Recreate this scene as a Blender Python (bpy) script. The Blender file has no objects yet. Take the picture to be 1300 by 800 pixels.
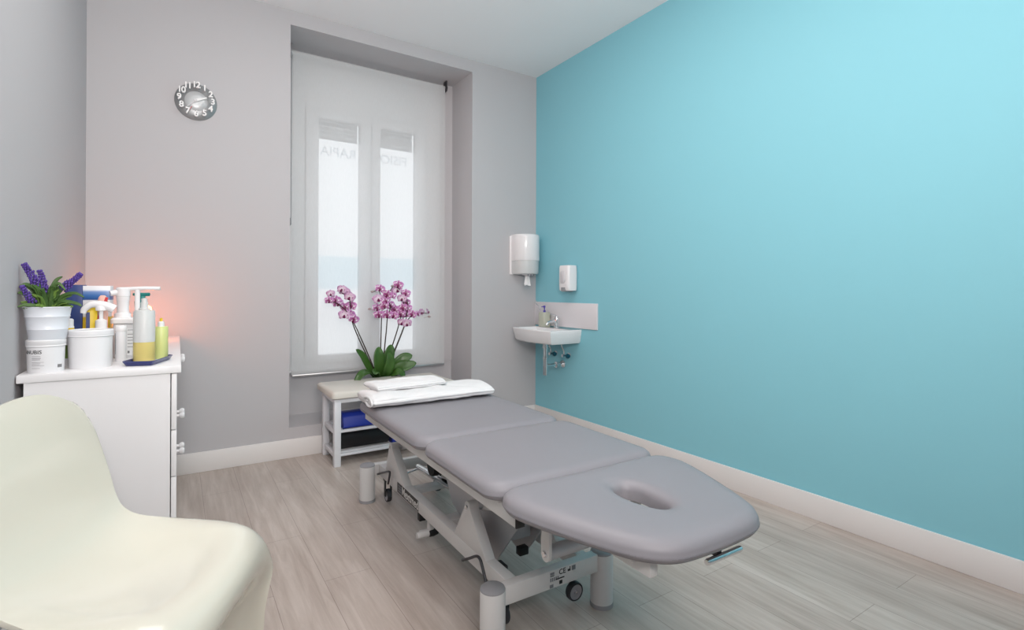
import bpy, bmesh, math, random
from mathutils import Vector, Matrix, noise
random.seed(7)
sc = bpy.context.scene
COL = sc.collection
PI = math.pi

# ------------------------------------------------------------------ materials
def lin(c):
    r = []
    for v in c[:3]:
        v = v / 255.0
        r.append(v / 12.92 if v <= 0.04045 else ((v + 0.055) / 1.055) ** 2.4)
    return (*r, 1.0)

def mat(name, rgb, rough=0.5, metal=0.0, coat=0.0, spec=0.5, bump=0.0, bscale=200.0, var=0.0, vscale=3.0,
        trans=0.0, ior=1.45, emit=None, estr=0.0, sheen=0.0, sss=0.0):
    m = bpy.data.materials.new(name); m.use_nodes = True
    nt = m.node_tree; b = nt.nodes['Principled BSDF']
    b.inputs['Base Color'].default_value = lin(rgb)
    b.inputs['Roughness'].default_value = rough
    b.inputs['Metallic'].default_value = metal
    b.inputs['Coat Weight'].default_value = coat
    b.inputs['Coat Roughness'].default_value = 0.06
    b.inputs['Specular IOR Level'].default_value = spec
    b.inputs['Transmission Weight'].default_value = trans
    b.inputs['IOR'].default_value = ior
    b.inputs['Sheen Weight'].default_value = sheen
    if sss:
        b.inputs['Subsurface Weight'].default_value = sss
        b.inputs['Subsurface Radius'].default_value = (0.02, 0.02, 0.02)
    if emit:
        b.inputs['Emission Color'].default_value = lin(emit)
        b.inputs['Emission Strength'].default_value = estr
    tc = None
    if bump or var:
        tc = nt.nodes.new('ShaderNodeTexCoord')
    if bump:
        n = nt.nodes.new('ShaderNodeTexNoise'); n.inputs['Scale'].default_value = bscale
        n.inputs['Detail'].default_value = 4
        bp = nt.nodes.new('ShaderNodeBump'); bp.inputs['Strength'].default_value = bump
        bp.inputs['Distance'].default_value = 0.002
        nt.links.new(tc.outputs['Object'], n.inputs['Vector'])
        nt.links.new(n.outputs['Fac'], bp.inputs['Height'])
        nt.links.new(bp.outputs['Normal'], b.inputs['Normal'])
    if var:
        n2 = nt.nodes.new('ShaderNodeTexNoise'); n2.inputs['Scale'].default_value = vscale
        n2.inputs['Detail'].default_value = 5
        mx = nt.nodes.new('ShaderNodeMix'); mx.data_type = 'RGBA'
        c0 = lin([max(0, v * (1 - var)) for v in rgb]); c1 = lin([min(255, v * (1 + var)) for v in rgb])
        mx.inputs[6].default_value = c0; mx.inputs[7].default_value = c1
        nt.links.new(tc.outputs['Object'], n2.inputs['Vector'])
        nt.links.new(n2.outputs['Fac'], mx.inputs[0])
        nt.links.new(mx.outputs[2], b.inputs['Base Color'])
    return m

def floor_material():
    m = bpy.data.materials.new('grey_oak_laminate'); m.use_nodes = True
    nt = m.node_tree; N = nt.nodes.new; Lk = nt.links.new
    b = nt.nodes['Principled BSDF']
    tc = N('ShaderNodeTexCoord'); sep = N('ShaderNodeSeparateXYZ'); com = N('ShaderNodeCombineXYZ')
    Lk(tc.outputs['Object'], sep.inputs[0])
    Lk(sep.outputs['Y'], com.inputs['X']); Lk(sep.outputs['X'], com.inputs['Y'])
    br = N('ShaderNodeTexBrick')
    br.inputs['Scale'].default_value = 1.0
    br.inputs['Brick Width'].default_value = 1.29; br.inputs['Row Height'].default_value = 0.193
    br.inputs['Mortar Size'].default_value = 0.0012; br.inputs['Mortar Smooth'].default_value = 0.2
    br.offset = 0.37
    br.inputs['Color1'].default_value = lin((206, 196, 189)); br.inputs['Color2'].default_value = lin((197, 186, 179))
    br.inputs['Mortar'].default_value = lin((158, 145, 137))
    Lk(com.outputs[0], br.inputs['Vector'])
    # long grain: noise stretched along the plank
    mp = N('ShaderNodeMapping'); mp.inputs['Scale'].default_value = (15.0, 1.1, 1.0)
    Lk(tc.outputs['Object'], mp.inputs['Vector'])
    n = N('ShaderNodeTexNoise'); n.inputs['Scale'].default_value = 2.2; n.inputs['Detail'].default_value = 9
    n.inputs['Roughness'].default_value = 0.62; n.inputs['Distortion'].default_value = 0.7
    Lk(mp.outputs[0], n.inputs['Vector'])
    rp = N('ShaderNodeValToRGB')
    rp.color_ramp.elements[0].position = 0.32; rp.color_ramp.elements[0].color = lin((228, 224, 221))
    rp.color_ramp.elements[1].position = 0.66; rp.color_ramp.elements[1].color = (1, 1, 1, 1)
    Lk(n.outputs['Fac'], rp.inputs[0])
    mp2 = N('ShaderNodeMapping'); mp2.inputs['Scale'].default_value = (7.0, 1.0, 1.0)
    Lk(tc.outputs['Object'], mp2.inputs['Vector'])
    n2 = N('ShaderNodeTexNoise'); n2.inputs['Scale'].default_value = 1.4; n2.inputs['Detail'].default_value = 5
    Lk(mp2.outputs[0], n2.inputs['Vector'])
    rp2 = N('ShaderNodeValToRGB')
    rp2.color_ramp.elements[0].position = 0.35; rp2.color_ramp.elements[0].color = lin((234, 231, 229))
    rp2.color_ramp.elements[1].position = 0.62; rp2.color_ramp.elements[1].color = (1, 1, 1, 1)
    Lk(n2.outputs['Fac'], rp2.inputs[0])
    m1 = N('ShaderNodeMix'); m1.data_type = 'RGBA'; m1.blend_type = 'MULTIPLY'; m1.inputs[0].default_value = 1.0
    Lk(br.outputs['Color'], m1.inputs[6]); Lk(rp.outputs[0], m1.inputs[7])
    m2 = N('ShaderNodeMix'); m2.data_type = 'RGBA'; m2.blend_type = 'MULTIPLY'; m2.inputs[0].default_value = 1.0
    Lk(m1.outputs[2], m2.inputs[6]); Lk(rp2.outputs[0], m2.inputs[7])
    Lk(m2.outputs[2], b.inputs['Base Color'])
    b.inputs['Roughness'].default_value = 0.36
    b.inputs['Specular IOR Level'].default_value = 0.45
    bp = N('ShaderNodeBump'); bp.inputs['Strength'].default_value = 0.08; bp.inputs['Distance'].default_value = 0.002
    Lk(n.outputs['Fac'], bp.inputs['Height']); Lk(bp.outputs['Normal'], b.inputs['Normal'])
    return m

def sheer_material():
    m = bpy.data.materials.new('sheer_blind_fabric'); m.use_nodes = True
    nt = m.node_tree; nt.nodes.clear(); N = nt.nodes.new; Lk = nt.links.new
    out = N('ShaderNodeOutputMaterial')
    tr = N('ShaderNodeBsdfTransparent'); tr.inputs[0].default_value = (0.97, 0.97, 0.98, 1)
    df = N('ShaderNodeBsdfDiffuse'); df.inputs[0].default_value = lin((236, 236, 236))
    tl = N('ShaderNodeBsdfTranslucent'); tl.inputs[0].default_value = lin((238, 238, 240))
    a = N('ShaderNodeMixShader'); a.inputs[0].default_value = 0.35
    Lk(df.outputs[0], a.inputs[1]); Lk(tl.outputs[0], a.inputs[2])
    bmx = N('ShaderNodeMixShader'); bmx.inputs[0].default_value = 0.6
    # fine weave
    tc = N('ShaderNodeTexCoord'); n = N('ShaderNodeTexNoise'); mp = N('ShaderNodeMapping')
    mp.inputs['Scale'].default_value = (40, 40, 6); n.inputs['Scale'].default_value = 4
    Lk(tc.outputs['Object'], mp.inputs[0]); Lk(mp.outputs[0], n.inputs['Vector'])
    mr = N('ShaderNodeMapRange'); mr.inputs['To Min'].default_value = 0.61; mr.inputs['To Max'].default_value = 0.67
    Lk(n.outputs['Fac'], mr.inputs[0]); Lk(mr.outputs[0], bmx.inputs[0])
    Lk(tr.outputs[0], bmx.inputs[1]); Lk(a.outputs[0], bmx.inputs[2])
    Lk(bmx.outputs[0], out.inputs[0])
    return m

def petal_material(name, c_in, c_out, c_spot, spot=0.5):
    m = bpy.data.materials.new(name); m.use_nodes = True
    nt = m.node_tree; N = nt.nodes.new; Lk = nt.links.new; b = nt.nodes['Principled BSDF']
    tc = N('ShaderNodeTexCoord'); n = N('ShaderNodeTexNoise'); n.inputs['Scale'].default_value = 70; n.inputs['Detail'].default_value = 3
    Lk(tc.outputs['Object'], n.inputs['Vector'])
    ln = N('ShaderNodeVectorMath'); ln.operation = 'LENGTH'; Lk(tc.outputs['Object'], ln.inputs[0])
    mr = N('ShaderNodeMapRange'); mr.inputs['From Min'].default_value = 0.006; mr.inputs['From Max'].default_value = 0.036
    Lk(ln.outputs['Value'], mr.inputs[0])
    mx = N('ShaderNodeMix'); mx.data_type = 'RGBA'; mx.inputs[6].default_value = lin(c_in); mx.inputs[7].default_value = lin(c_out)
    Lk(mr.outputs[0], mx.inputs[0])
    rp = N('ShaderNodeValToRGB'); rp.color_ramp.elements[0].position = spot - 0.05; rp.color_ramp.elements[1].position = spot + 0.05
    rp.color_ramp.elements[0].color = (0, 0, 0, 1); rp.color_ramp.elements[1].color = (1, 1, 1, 1)
    Lk(n.outputs['Fac'], rp.inputs[0])
    m2 = N('ShaderNodeMix'); m2.data_type = 'RGBA'; m2.inputs[7].default_value = lin(c_spot)
    Lk(rp.outputs[0], m2.inputs[0]); Lk(mx.outputs[2], m2.inputs[6])
    Lk(m2.outputs[2], b.inputs['Base Color']); b.inputs['Roughness'].default_value = 0.55
    return m

def carton_material():
    # front of the tall carton: white top, blue fading band, white and yellow below (object Z = height)
    m = bpy.data.materials.new('carton_print'); m.use_nodes = True
    nt = m.node_tree; N = nt.nodes.new; Lk = nt.links.new; b = nt.nodes['Principled BSDF']
    tc = N('ShaderNodeTexCoord'); sp = N('ShaderNodeSeparateXYZ'); Lk(tc.outputs['Object'], sp.inputs[0])
    rp = N('ShaderNodeValToRGB'); mr = N('ShaderNodeMapRange')
    mr.inputs['From Min'].default_value = 0.0; mr.inputs['From Max'].default_value = 0.31
    Lk(sp.outputs['Z'], mr.inputs[0]); Lk(mr.outputs[0], rp.inputs[0])
    cr = rp.color_ramp
    cr.elements[0].position = 0.0; cr.elements[0].color = lin((225, 190, 40))
    cr.elements[1].position = 1.0; cr.elements[1].color = lin((245, 246, 250))
    for p, c in ((0.55, (225, 190, 40)), (0.57, (222, 222, 226)), (0.79, (222, 222, 226)), (0.80, (30, 74, 140)),
                 (0.86, (62, 110, 175)), (0.91, (120, 150, 200)), (0.94, (240, 242, 248))):
        e = cr.elements.new(p); e.color = lin(c)
    Lk(rp.outputs[0], b.inputs['Base Color']); b.inputs['Roughness'].default_value = 0.3
    return m

WHITE = mat('white_satin', (238, 237, 238), 0.35)
M = {
 'wall_grey': mat('grey_wall_paint', (191, 189, 192), 0.7, spec=0.2, bump=0.05, bscale=120),
 'wall_teal': mat('turquoise_wall_paint', (139, 201, 215), 0.5, spec=0.25, bump=0.05, bscale=120),
 'ceiling': mat('white_ceiling_paint', (243, 243, 245), 0.8, spec=0.1),
 'floor': floor_material(),
 'skirting': mat('white_skirting', (230, 227, 226), 0.4, bump=0.02, bscale=60),
 'frame': mat('white_window_frame', (236, 236, 238), 0.4),
 'slat': mat('shutter_slat', (196, 196, 198), 0.5),
 'glass': mat('window_glass', (255, 255, 255), 0.0, trans=1.0, ior=1.02, spec=0.2),
 'film': mat('blue_window_film', (224, 240, 246), 0.3, trans=1.0, ior=1.01),
 'ink_faint': mat('faint_window_lettering', (208, 211, 215), 0.3, trans=1.0, ior=1.01),
 'sheer': sheer_material(),
 'alu': mat('brushed_aluminium', (190, 190, 192), 0.35, metal=0.9),
 'chrome': mat('chrome', (225, 227, 230), 0.12, metal=1.0),
 'dark_metal': mat('dark_metal', (70, 70, 74), 0.4, metal=0.7),
 'vinyl': mat('grey_vinyl', (138, 136, 142), 0.42, spec=0.4, bump=0.06, bscale=350, var=0.015),
 'seam': mat('grey_vinyl_seam', (112, 110, 117), 0.5),
 'enamel': mat('white_grey_enamel', (206, 205, 205), 0.38, spec=0.45),
 'enamel_grey': mat('grey_plastic_cap', (146, 146, 150), 0.45),
 'steel_grey': mat('grey_sheet_steel', (182, 183, 187), 0.4, metal=0.25),
 'black': mat('black_plastic', (26, 26, 28), 0.45),
 'rubber': mat('dark_rubber', (44, 45, 50), 0.55),
 'wheel_grey': mat('grey_wheel', (160, 160, 166), 0.5),
 'plate_ink': mat('nameplate_light_ink', (214, 214, 212), 0.5),
 'ink': mat('black_ink', (36, 36, 40), 0.6),
 'ink_grey': mat('grey_ink', (128, 128, 134), 0.6),
 'towel': mat('white_terry', (224, 224, 226), 0.95, spec=0.05, bump=0.5, bscale=420, sheen=0.3),
 'cushion': mat('cream_leatherette', (216, 212, 204), 0.5, bump=0.05, bscale=300),
 'bench_white': mat('white_bench_paint', (226, 227, 232), 0.4),
 'blue_vinyl': mat('royal_blue_vinyl', (30, 52, 150), 0.4, spec=0.4),
 'black_vinyl': mat('black_vinyl', (28, 28, 31), 0.42, spec=0.4),
 'ceramic': mat('white_ceramic', (240, 240, 242), 0.1, coat=0.6),
 'splash': mat('white_splash_panel', (222, 220, 224), 0.3),
 'plastic_white': mat('white_gloss_plastic', (238, 236, 238), 0.22, coat=0.2),
 'plastic_pale': mat('pale_grey_plastic', (214, 212, 216), 0.35),
 'plastic_smoke': mat('translucent_grey_plastic', (226, 228, 229), 0.25, trans=0.15),
 'plastic_grey': mat('grey_plastic', (150, 152, 156), 0.4),
 'paper': mat('white_paper', (242, 243, 245), 0.9),
 'dresser': mat('white_dresser_foil', (232, 231, 233), 0.32, spec=0.4),
 'dresser_gap': mat('dresser_shadow_gap', (120, 112, 114), 0.7),
 'clock_silver': mat('silver_clock_dial', (150, 152, 154), 0.38, metal=0.5),
 'clock_centre': mat('pale_clock_centre', (196, 198, 200), 0.35, metal=0.2),
 'red': mat('red_plastic', (200, 44, 50), 0.45),
 'tub': mat('white_tub_plastic', (228, 228, 231), 0.35),
 'pot': mat('white_enamel_pot', (226, 230, 238), 0.3, coat=0.2),
 'leaf': mat('green_leaf', (68, 96, 48), 0.5, var=0.25, vscale=18),
 'leaf_pale': mat('pale_green_leaf', (106, 136, 64), 0.5, var=0.2, vscale=18),
 'lavender': mat('purple_lavender', (84, 62, 142), 0.7, var=0.2, vscale=60),
 'orchid_leaf': mat('dark_orchid_leaf', (58, 92, 38), 0.32, spec=0.5, var=0.25, vscale=9),
 'orchid_stem': mat('dark_orchid_stem', (62, 52, 44), 0.6),
 'bark': mat('bark_substrate', (70, 62, 46), 0.9, bump=1.0, bscale=60, var=0.4, vscale=40),
 'clear_pot': mat('clear_plastic_pot', (205, 210, 205), 0.15, trans=0.55),
 'petal': petal_material('magenta_spotted_petal', (142, 34, 104), (196, 126, 186), (238, 224, 238), 0.56),
 'petal_pale': petal_material('pale_lilac_petal', (236, 222, 232), (196, 150, 188), (168, 96, 152), 0.60),
 'petal_dark': mat('dark_magenta_lip', (120, 22, 84), 0.5),
 'bud': mat('orchid_bud', (168, 150, 150), 0.6),
 'navy': mat('navy_card', (48, 66, 122), 0.4),
 'carton': carton_material(),
 'yellow': mat('yellow_print', (228, 196, 40), 0.4),
 'pink': mat('pink_plastic', (226, 178, 166), 0.4),
 'teal_plastic': mat('teal_plastic', (10, 132, 126), 0.35),
 'tray_blue': mat('navy_tray', (46, 54, 112), 0.3, coat=0.3),
 'tray_in': mat('pale_tray_inside', (222, 226, 236), 0.3),
 'squeeze': mat('frosted_bottle_plastic', (226, 228, 228), 0.35, trans=0.25, spec=0.3),
 'oil': mat('yellow_oil', (224, 206, 128), 0.3, trans=0.1),
 'lime': mat('lime_translucent_plastic', (218, 226, 150), 0.35, trans=0.1),
 'salt': mat('glowing_salt_crystal', (255, 170, 90), 0.6, emit=(255, 128, 66), estr=20.0),
 'wood': mat('dark_wood_base', (92, 62, 44), 0.6),
 'chair': mat('cream_gloss_plastic', (222, 219, 206), 0.16, coat=0.5, spec=0.5),
 'soap_clear': mat('clear_soap_plastic', (212, 216, 200), 0.15, trans=0.3),
 'purple': mat('violet_pump', (78, 66, 168), 0.4),
 'valve_blue': mat('dark_teal_valve', (16, 84, 104), 0.4),
 'white': WHITE,
}

# ------------------------------------------------------------------ helpers
def link(name, me, m, parent=None):
    o = bpy.data.objects.new(name, me); COL.objects.link(o)
    if m is not None:
        for x in (m if isinstance(m, (list, tuple)) else [m]):
            me.materials.append(x)
    if parent is not None: o.parent = parent
    return o

def from_bm(name, bm, m, parent=None, smooth=True, angle=40, recalc=True):
    if recalc: bmesh.ops.recalc_face_normals(bm, faces=bm.faces[:])
    if smooth:
        for f in bm.faces: f.smooth = True
        for e in bm.edges:
            if len(e.link_faces) == 2 and e.calc_face_angle(0) > math.radians(angle): e.smooth = False
    me = bpy.data.meshes.new(name); bm.to_mesh(me); bm.free()
    return link(name, me, m, parent)

def thing(name, label, cat, loc=(0, 0, 0), rotz=0.0, group=None):
    o = bpy.data.objects.new(name, None); COL.objects.link(o)
    o.location = loc; o.rotation_euler = (0, 0, rotz); o.empty_display_size = 0.05
    o['label'] = label; o['category'] = cat
    if group: o['group'] = group
    return o

def tag(o, label, cat, group=None):
    o['label'] = label; o['category'] = cat
    if group: o['group'] = group
    return o

def struct(o, label=None, cat=None):
    o['kind'] = 'structure'
    if label: o['label'] = label
    if cat: o['category'] = cat
    return o

def b_box(bm, x0, x1, y0, y1, z0, z1, bev=0.0, seg=2, rot=None, about=None):
    t = bmesh.new()
    bmesh.ops.create_cube(t, size=1.0)
    for v in t.verts:
        v.co = Vector(((x0 + x1) / 2 + v.co.x * (x1 - x0), (y0 + y1) / 2 + v.co.y * (y1 - y0), (z0 + z1) / 2 + v.co.z * (z1 - z0)))
    if bev > 0:
        bmesh.ops.bevel(t, geom=t.edges[:], offset=bev, segments=seg, profile=0.5, affect='EDGES')
    if rot is not None:
        c = Vector(about) if about else Vector(((x0 + x1) / 2, (y0 + y1) / 2, (z0 + z1) / 2))
        bmesh.ops.rotate(t, verts=t.verts[:], cent=c, matrix=rot)
    merge(bm, t)

def merge(bm, t, mi=None):
    me = bpy.data.meshes.new('tmp'); t.to_mesh(me); t.free()
    n0 = len(bm.faces); bm.from_mesh(me); bpy.data.meshes.remove(me)
    if mi is not None:
        bm.faces.ensure_lookup_table()
        for f in bm.faces[n0:]: f.material_index = mi

def box(name, x0, x1, y0, y1, z0, z1, m, parent=None, bev=0.0, seg=2, rot=None, about=None):
    bm = bmesh.new(); b_box(bm, x0, x1, y0, y1, z0, z1, bev, seg, rot, about)
    return from_bm(name, bm, m, parent, smooth=bev > 0)

def b_lathe(bm, prof, n=32, c=(0, 0, 0), axis='Z', sx=1.0, sy=1.0, cap=True):
    rings = []
    def P(r, h, a):
        x, y = r * math.cos(a) * sx, r * math.sin(a) * sy
        if axis == 'Z': v = (x, y, h)
        elif axis == 'X': v = (h, x, y)
        else: v = (x, h, y)
        return Vector(v) + Vector(c)
    for r, h in prof:
        if r < 1e-6: rings.append([bm.verts.new(P(0, h, 0))])
        else: rings.append([bm.verts.new(P(r, h, 2 * PI * i / n)) for i in range(n)])
    for a, b in zip(rings[:-1], rings[1:]):
        if len(a) == 1 and len(b) == 1: continue
        for i in range(n):
            j = (i + 1) % n
            if len(a) == 1: bm.faces.new((a[0], b[i], b[j]))
            elif len(b) == 1: bm.faces.new((a[i], b[0], a[j]))
            else: bm.faces.new((a[i], b[i], b[j], a[j]))
    if cap:
        for rg in (rings[0], rings[-1]):
            if len(rg) > 2: bm.faces.new(rg)

def lathe(name, prof, m, parent=None, n=32, c=(0, 0, 0), axis='Z', sx=1.0, sy=1.0, angle=40, cap=True):
    bm = bmesh.new(); b_lathe(bm, prof, n, c, axis, sx, sy, cap)
    return from_bm(name, bm, m, parent, angle=angle)

def b_tube(bm, pts, r, n=10, taper=None):
    pts = [Vector(p) for p in pts]
    rings = []; up = None
    for i, p in enumerate(pts):
        d = (pts[min(i + 1, len(pts) - 1)] - pts[max(i - 1, 0)]).normalized()
        if up is None:
            up = Vector((0, 0, 1)) if abs(d.z) < 0.9 else Vector((1, 0, 0))
        s = d.cross(up).normalized(); up = s.cross(d).normalized()
        rr = r if taper is None else r * (1 + (taper - 1) * i / (len(pts) - 1))
        rings.append([bm.verts.new(p + (s * math.cos(2 * PI * k / n) + up * math.sin(2 * PI * k / n)) * rr) for k in range(n)])
    for a, b in zip(rings[:-1], rings[1:]):
        for k in range(n):
            j = (k + 1) % n; bm.faces.new((a[k], a[j], b[j], b[k]))
    bm.faces.new(rings[0]); bm.faces.new(rings[-1])

def tube(name, pts, r, m, parent=None, n=12, taper=None):
    bm = bmesh.new(); b_tube(bm, pts, r, n, taper); return from_bm(name, bm, m, parent)

def spline(ctrl, k=8):
    P = [Vector(c) for c in ctrl]; P = [2 * P[0] - P[1]] + P + [2 * P[-1] - P[-2]]
    out = []
    for i in range(1, len(P) - 2):
        for j in range(k):
            t = j / k; a, b, c, d = P[i - 1], P[i], P[i + 1], P[i + 2]
            out.append(0.5 * ((2 * b) + (c - a) * t + (2 * a - 5 * b + 4 * c - d) * t * t + (3 * b - a - 3 * c + d) * t ** 3))
    out.append(P[-2]); return out

def b_prism(bm, poly, axis, a0, a1, bev=0.0):
    """poly in the plane across 'axis' (X: (y,z), Y: (x,z), Z: (x,y)) extruded from a0 to a1"""
    t = bmesh.new()
    def P(u, v, a): return {'X': (a, u, v), 'Y': (u, a, v), 'Z': (u, v, a)}[axis]
    A = [t.verts.new(P(u, v, a0)) for u, v in poly]; B = [t.verts.new(P(u, v, a1)) for u, v in poly]
    t.faces.new(A); t.faces.new(B)
    for i in range(len(poly)):
        j = (i + 1) % len(poly); t.faces.new((A[i], A[j], B[j], B[i]))
    bmesh.ops.recalc_face_normals(t, faces=t.faces[:])
    if bev: bmesh.ops.bevel(t, geom=t.edges[:], offset=bev, segments=2, profile=0.5, affect='EDGES')
    merge(bm, t)

def prism(name, poly, axis, a0, a1, m, parent=None, bev=0.0):
    bm = bmesh.new(); b_prism(bm, poly, axis, a0, a1, bev); return from_bm(name, bm, m, parent, smooth=bev > 0)

def text_mesh(body, size, depth=0.0005, align='CENTER', bold=0.012):
    cu = bpy.data.curves.new('lettering', 'FONT'); cu.body = body; cu.size = size; cu.extrude = depth; cu.offset = size * bold; cu.space_character = 0.82 if body.isdigit() else 1.0
    cu.align_x = align; cu.align_y = 'CENTER'; cu.resolution_u = 3
    o = bpy.data.objects.new('tmp_text', cu); COL.objects.link(o)
    dg = bpy.context.evaluated_depsgraph_get()
    me = bpy.data.meshes.new_from_object(o.evaluated_get(dg))
    bpy.data.objects.remove(o); bpy.data.curves.remove(cu)
    return me

def text(name, body, size, m, parent, matrix, depth=0.0005, align='CENTER', bold=0.0):
    me = text_mesh(body, size, depth, align); me.transform(matrix); return link(name, me, m, parent)

def mx(loc, xdir, ydir):
    x = Vector(xdir).normalized(); y = Vector(ydir).normalized(); z = x.cross(y)
    return Matrix(((x.x, y.x, z.x, loc[0]), (x.y, y.y, z.y, loc[1]), (x.z, y.z, z.z, loc[2]), (0, 0, 0, 1)))

def rrect(w, d, r, k=6, cx=0, cy=0):
    out = []
    for sx, sy, a0 in ((1, 1, 0), (-1, 1, PI / 2), (-1, -1, PI), (1, -1, 1.5 * PI)):
        for i in range(k + 1):
            a = a0 + PI / 2 * i / k
            out.append((cx + sx * (w / 2 - r) + r * math.cos(a), cy + sy * (d / 2 - r) + r * math.sin(a)))
    return out

def offset(poly, d):
    n = len(poly); out = []
    for i in range(n):
        a, b, c = Vector(poly[i - 1]), Vector(poly[i]), Vector(poly[(i + 1) % n])
        e1 = b - a; e2 = c - b
        if e1.length < 1e-7: e1 = e2
        if e2.length < 1e-7: e2 = e1
        t = (e1.normalized() + e2.normalized()).normalized(); nn = Vector((t.y, -t.x))
        out.append(tuple(b - nn * d))
    return out

def b_loft(bm, loops, close=True):
    R = [[bm.verts.new(p) for p in lp] for lp in loops]
    n = len(R[0])
    for a, b in zip(R[:-1], R[1:]):
        for i in range(n):
            j = (i + 1) % n; bm.faces.new((a[i], a[j], b[j], b[i]))
    if close: bm.faces.new(R[0]); bm.faces.new(R[-1])
    return R

def slab(name, poly, levels, m, parent=None):
    """levels: (inset, z) from bottom to top"""
    bm = bmesh.new(); b_loft(bm, [[(x, y, z) for x, y in offset(poly, i)] for i, z in levels])
    return from_bm(name, bm, m, parent)

def dup(root, loc, rotz=None, label=None):
    r = root.copy(); COL.objects.link(r); r.location = loc
    if rotz is not None: r.rotation_euler = (0, 0, rotz)
    if label: r['label'] = label
    for ch in list(root.children):
        c = ch.copy(); COL.objects.link(c); c.parent = r
        for g in ch.children:
            d = g.copy(); COL.objects.link(d); d.parent = c
    return r

# ------------------------------------------------------------------ room
XL, YF, H = -3.291, -5.6, 3.2
NX0, NX1, NZ0, NZ1 = -2.156, -0.682, 0.212, 3.097   # window niche
ND = 0.40

struct(box('floor', XL - 0.1, 0.1, YF - 0.1, 0.6, -0.1, 0.0, M['floor']), 'pale grey oak laminate floor', 'floor')
struct(box('ceiling', XL - 0.1, 0.1, YF - 0.1, 0.6, H, H + 0.1, M['ceiling']), 'white ceiling', 'ceiling')
bm = bmesh.new()
b_box(bm, XL - 0.1, NX0, 0, 0.6, 0, H)
b_box(bm, NX1, 0.1, 0, 0.6, 0, H)
b_box(bm, NX0, NX1, 0, 0.6, NZ1, H)
b_box(bm, NX0, NX1, 0, 0.6, 0, NZ0)
b_box(bm, NX0, NX1, ND, 0.6, NZ0, 0.55)
b_box(bm, -0.79, NX1, ND - 0.01, 0.6, 0.55, NZ1)
struct(from_bm('wall_back', bm, M['wall_grey'], smooth=False), 'light grey wall with deep window niche', 'wall')
struct(box('wall_right', 0, 0.1, YF - 0.1, 0.0, 0, H, M['wall_teal']), 'turquoise painted side wall', 'wall')
struct(box('wall_left', XL - 0.1, XL, YF - 0.1, 0.0, 0, H, M['wall_grey']), 'light grey side wall on the left', 'wall')
struct(box('wall_front', XL, 0.0, YF - 0.1, YF, 0, H, M['wall_grey']), 'light grey wall behind the viewer', 'wall')

def baseboard(name, x0, x1, y0, y1, label):
    struct(box(name, x0, x1, y0, y1, 0, 0.132, M['skirting'], bev=0.003), label, 'baseboard')
baseboard('baseboard_right', -0.014, 0, YF, 0, 'white baseboard along the turquoise wall')
baseboard('baseboard_back', XL, -0.014, -0.014, 0, 'white baseboard under the window')
baseboard('baseboard_left', XL, XL + 0.014, YF, -0.014, 'white baseboard along the left wall')

# window: fixed frame, two casements, panes, shutter, film, lettering
win = bpy.data.objects.new('window_1', None); COL.objects.link(win); win.location = (-1.42, 0.45, 0.55)
win['kind'] = 'structure'; win['label'] = 'tall white two-leaf window behind the sheer blind'; win['category'] = 'window'
def wbox(name, x0, x1, y0, y1, z0, z1, m, parent=win, bev=0.0):
    return box(name, x0 + 1.42, x1 + 1.42, y0 - 0.45, y1 - 0.45, z0 - 0.55, z1 - 0.55, m, parent, bev)
bm = bmesh.new()
for a in ((NX0, -1.975, 0.55, NZ1), (-0.93, -0.79, 0.55, NZ1), (-1.975, -0.93, 0.55, 0.60), (-1.975, -0.93, 2.68, NZ1)):
    b_box(bm, a[0] + 1.42, a[1] + 1.42, -0.04, 0.09, a[2] - 0.55, a[3] - 0.55, 0.004)
from_bm('window_frame', bm, M['frame'], win)
for k, (s0, s1, p0, p1) in enumerate(((-1.972, -1.442, -1.872, -1.532), (-1.438, -0.933, -1.362, -1.033))):
    bm = bmesh.new()
    for a in ((s0, p0, 0.603, 2.677), (p1, s1, 0.603, 2.677), (p0, p1, 0.603, 0.668), (p0, p1, 2.602, 2.677)):
        b_box(bm, a[0] + 1.42, a[1] + 1.42, -0.055, 0.03, a[2] - 0.55, a[3] - 0.55, 0.005)
    sash = from_bm('sash', bm, M['frame'], win)
    wbox('pane', p0, p1, 0.452, 0.456, 0.668, 2.602, M['glass'], sash)
    bm = bmesh.new()
    for i in range(7):
        b_box(bm, p0 + 1.42, p1 + 1.42, 0.05, 0.062, 2.455 + i * 0.037 - 0.55, 2.455 + i * 0.037 + 0.034 - 0.55, 0.004)
    from_bm('shutter_slat', bm, M['slat'], win)
    wbox('window_film', p0, p1, 0.459, 0.460, 1.207, 1.48, M['film'], sash)
text('window_lettering', 'RAPIA', 0.11, M['ink_faint'], win, mx((-1.70 + 1.42, 0.465 - 0.45, 2.345 - 0.55), (-1, 0, 0), (0, 0, 1)))
text('window_lettering', 'FISIO', 0.11, M['ink_faint'], win, mx((-1.22 + 1.42, 0.465 - 0.45, 2.345 - 0.55), (-1, 0, 0), (0, 0, 1)))
sill = struct(box('trim_1', NX0 + 0.002, -0.792, ND - 0.025, 0.55, 0.545, 0.56, M['frame'], bev=0.003), 'narrow white sill under the window frame', 'sill')

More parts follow.
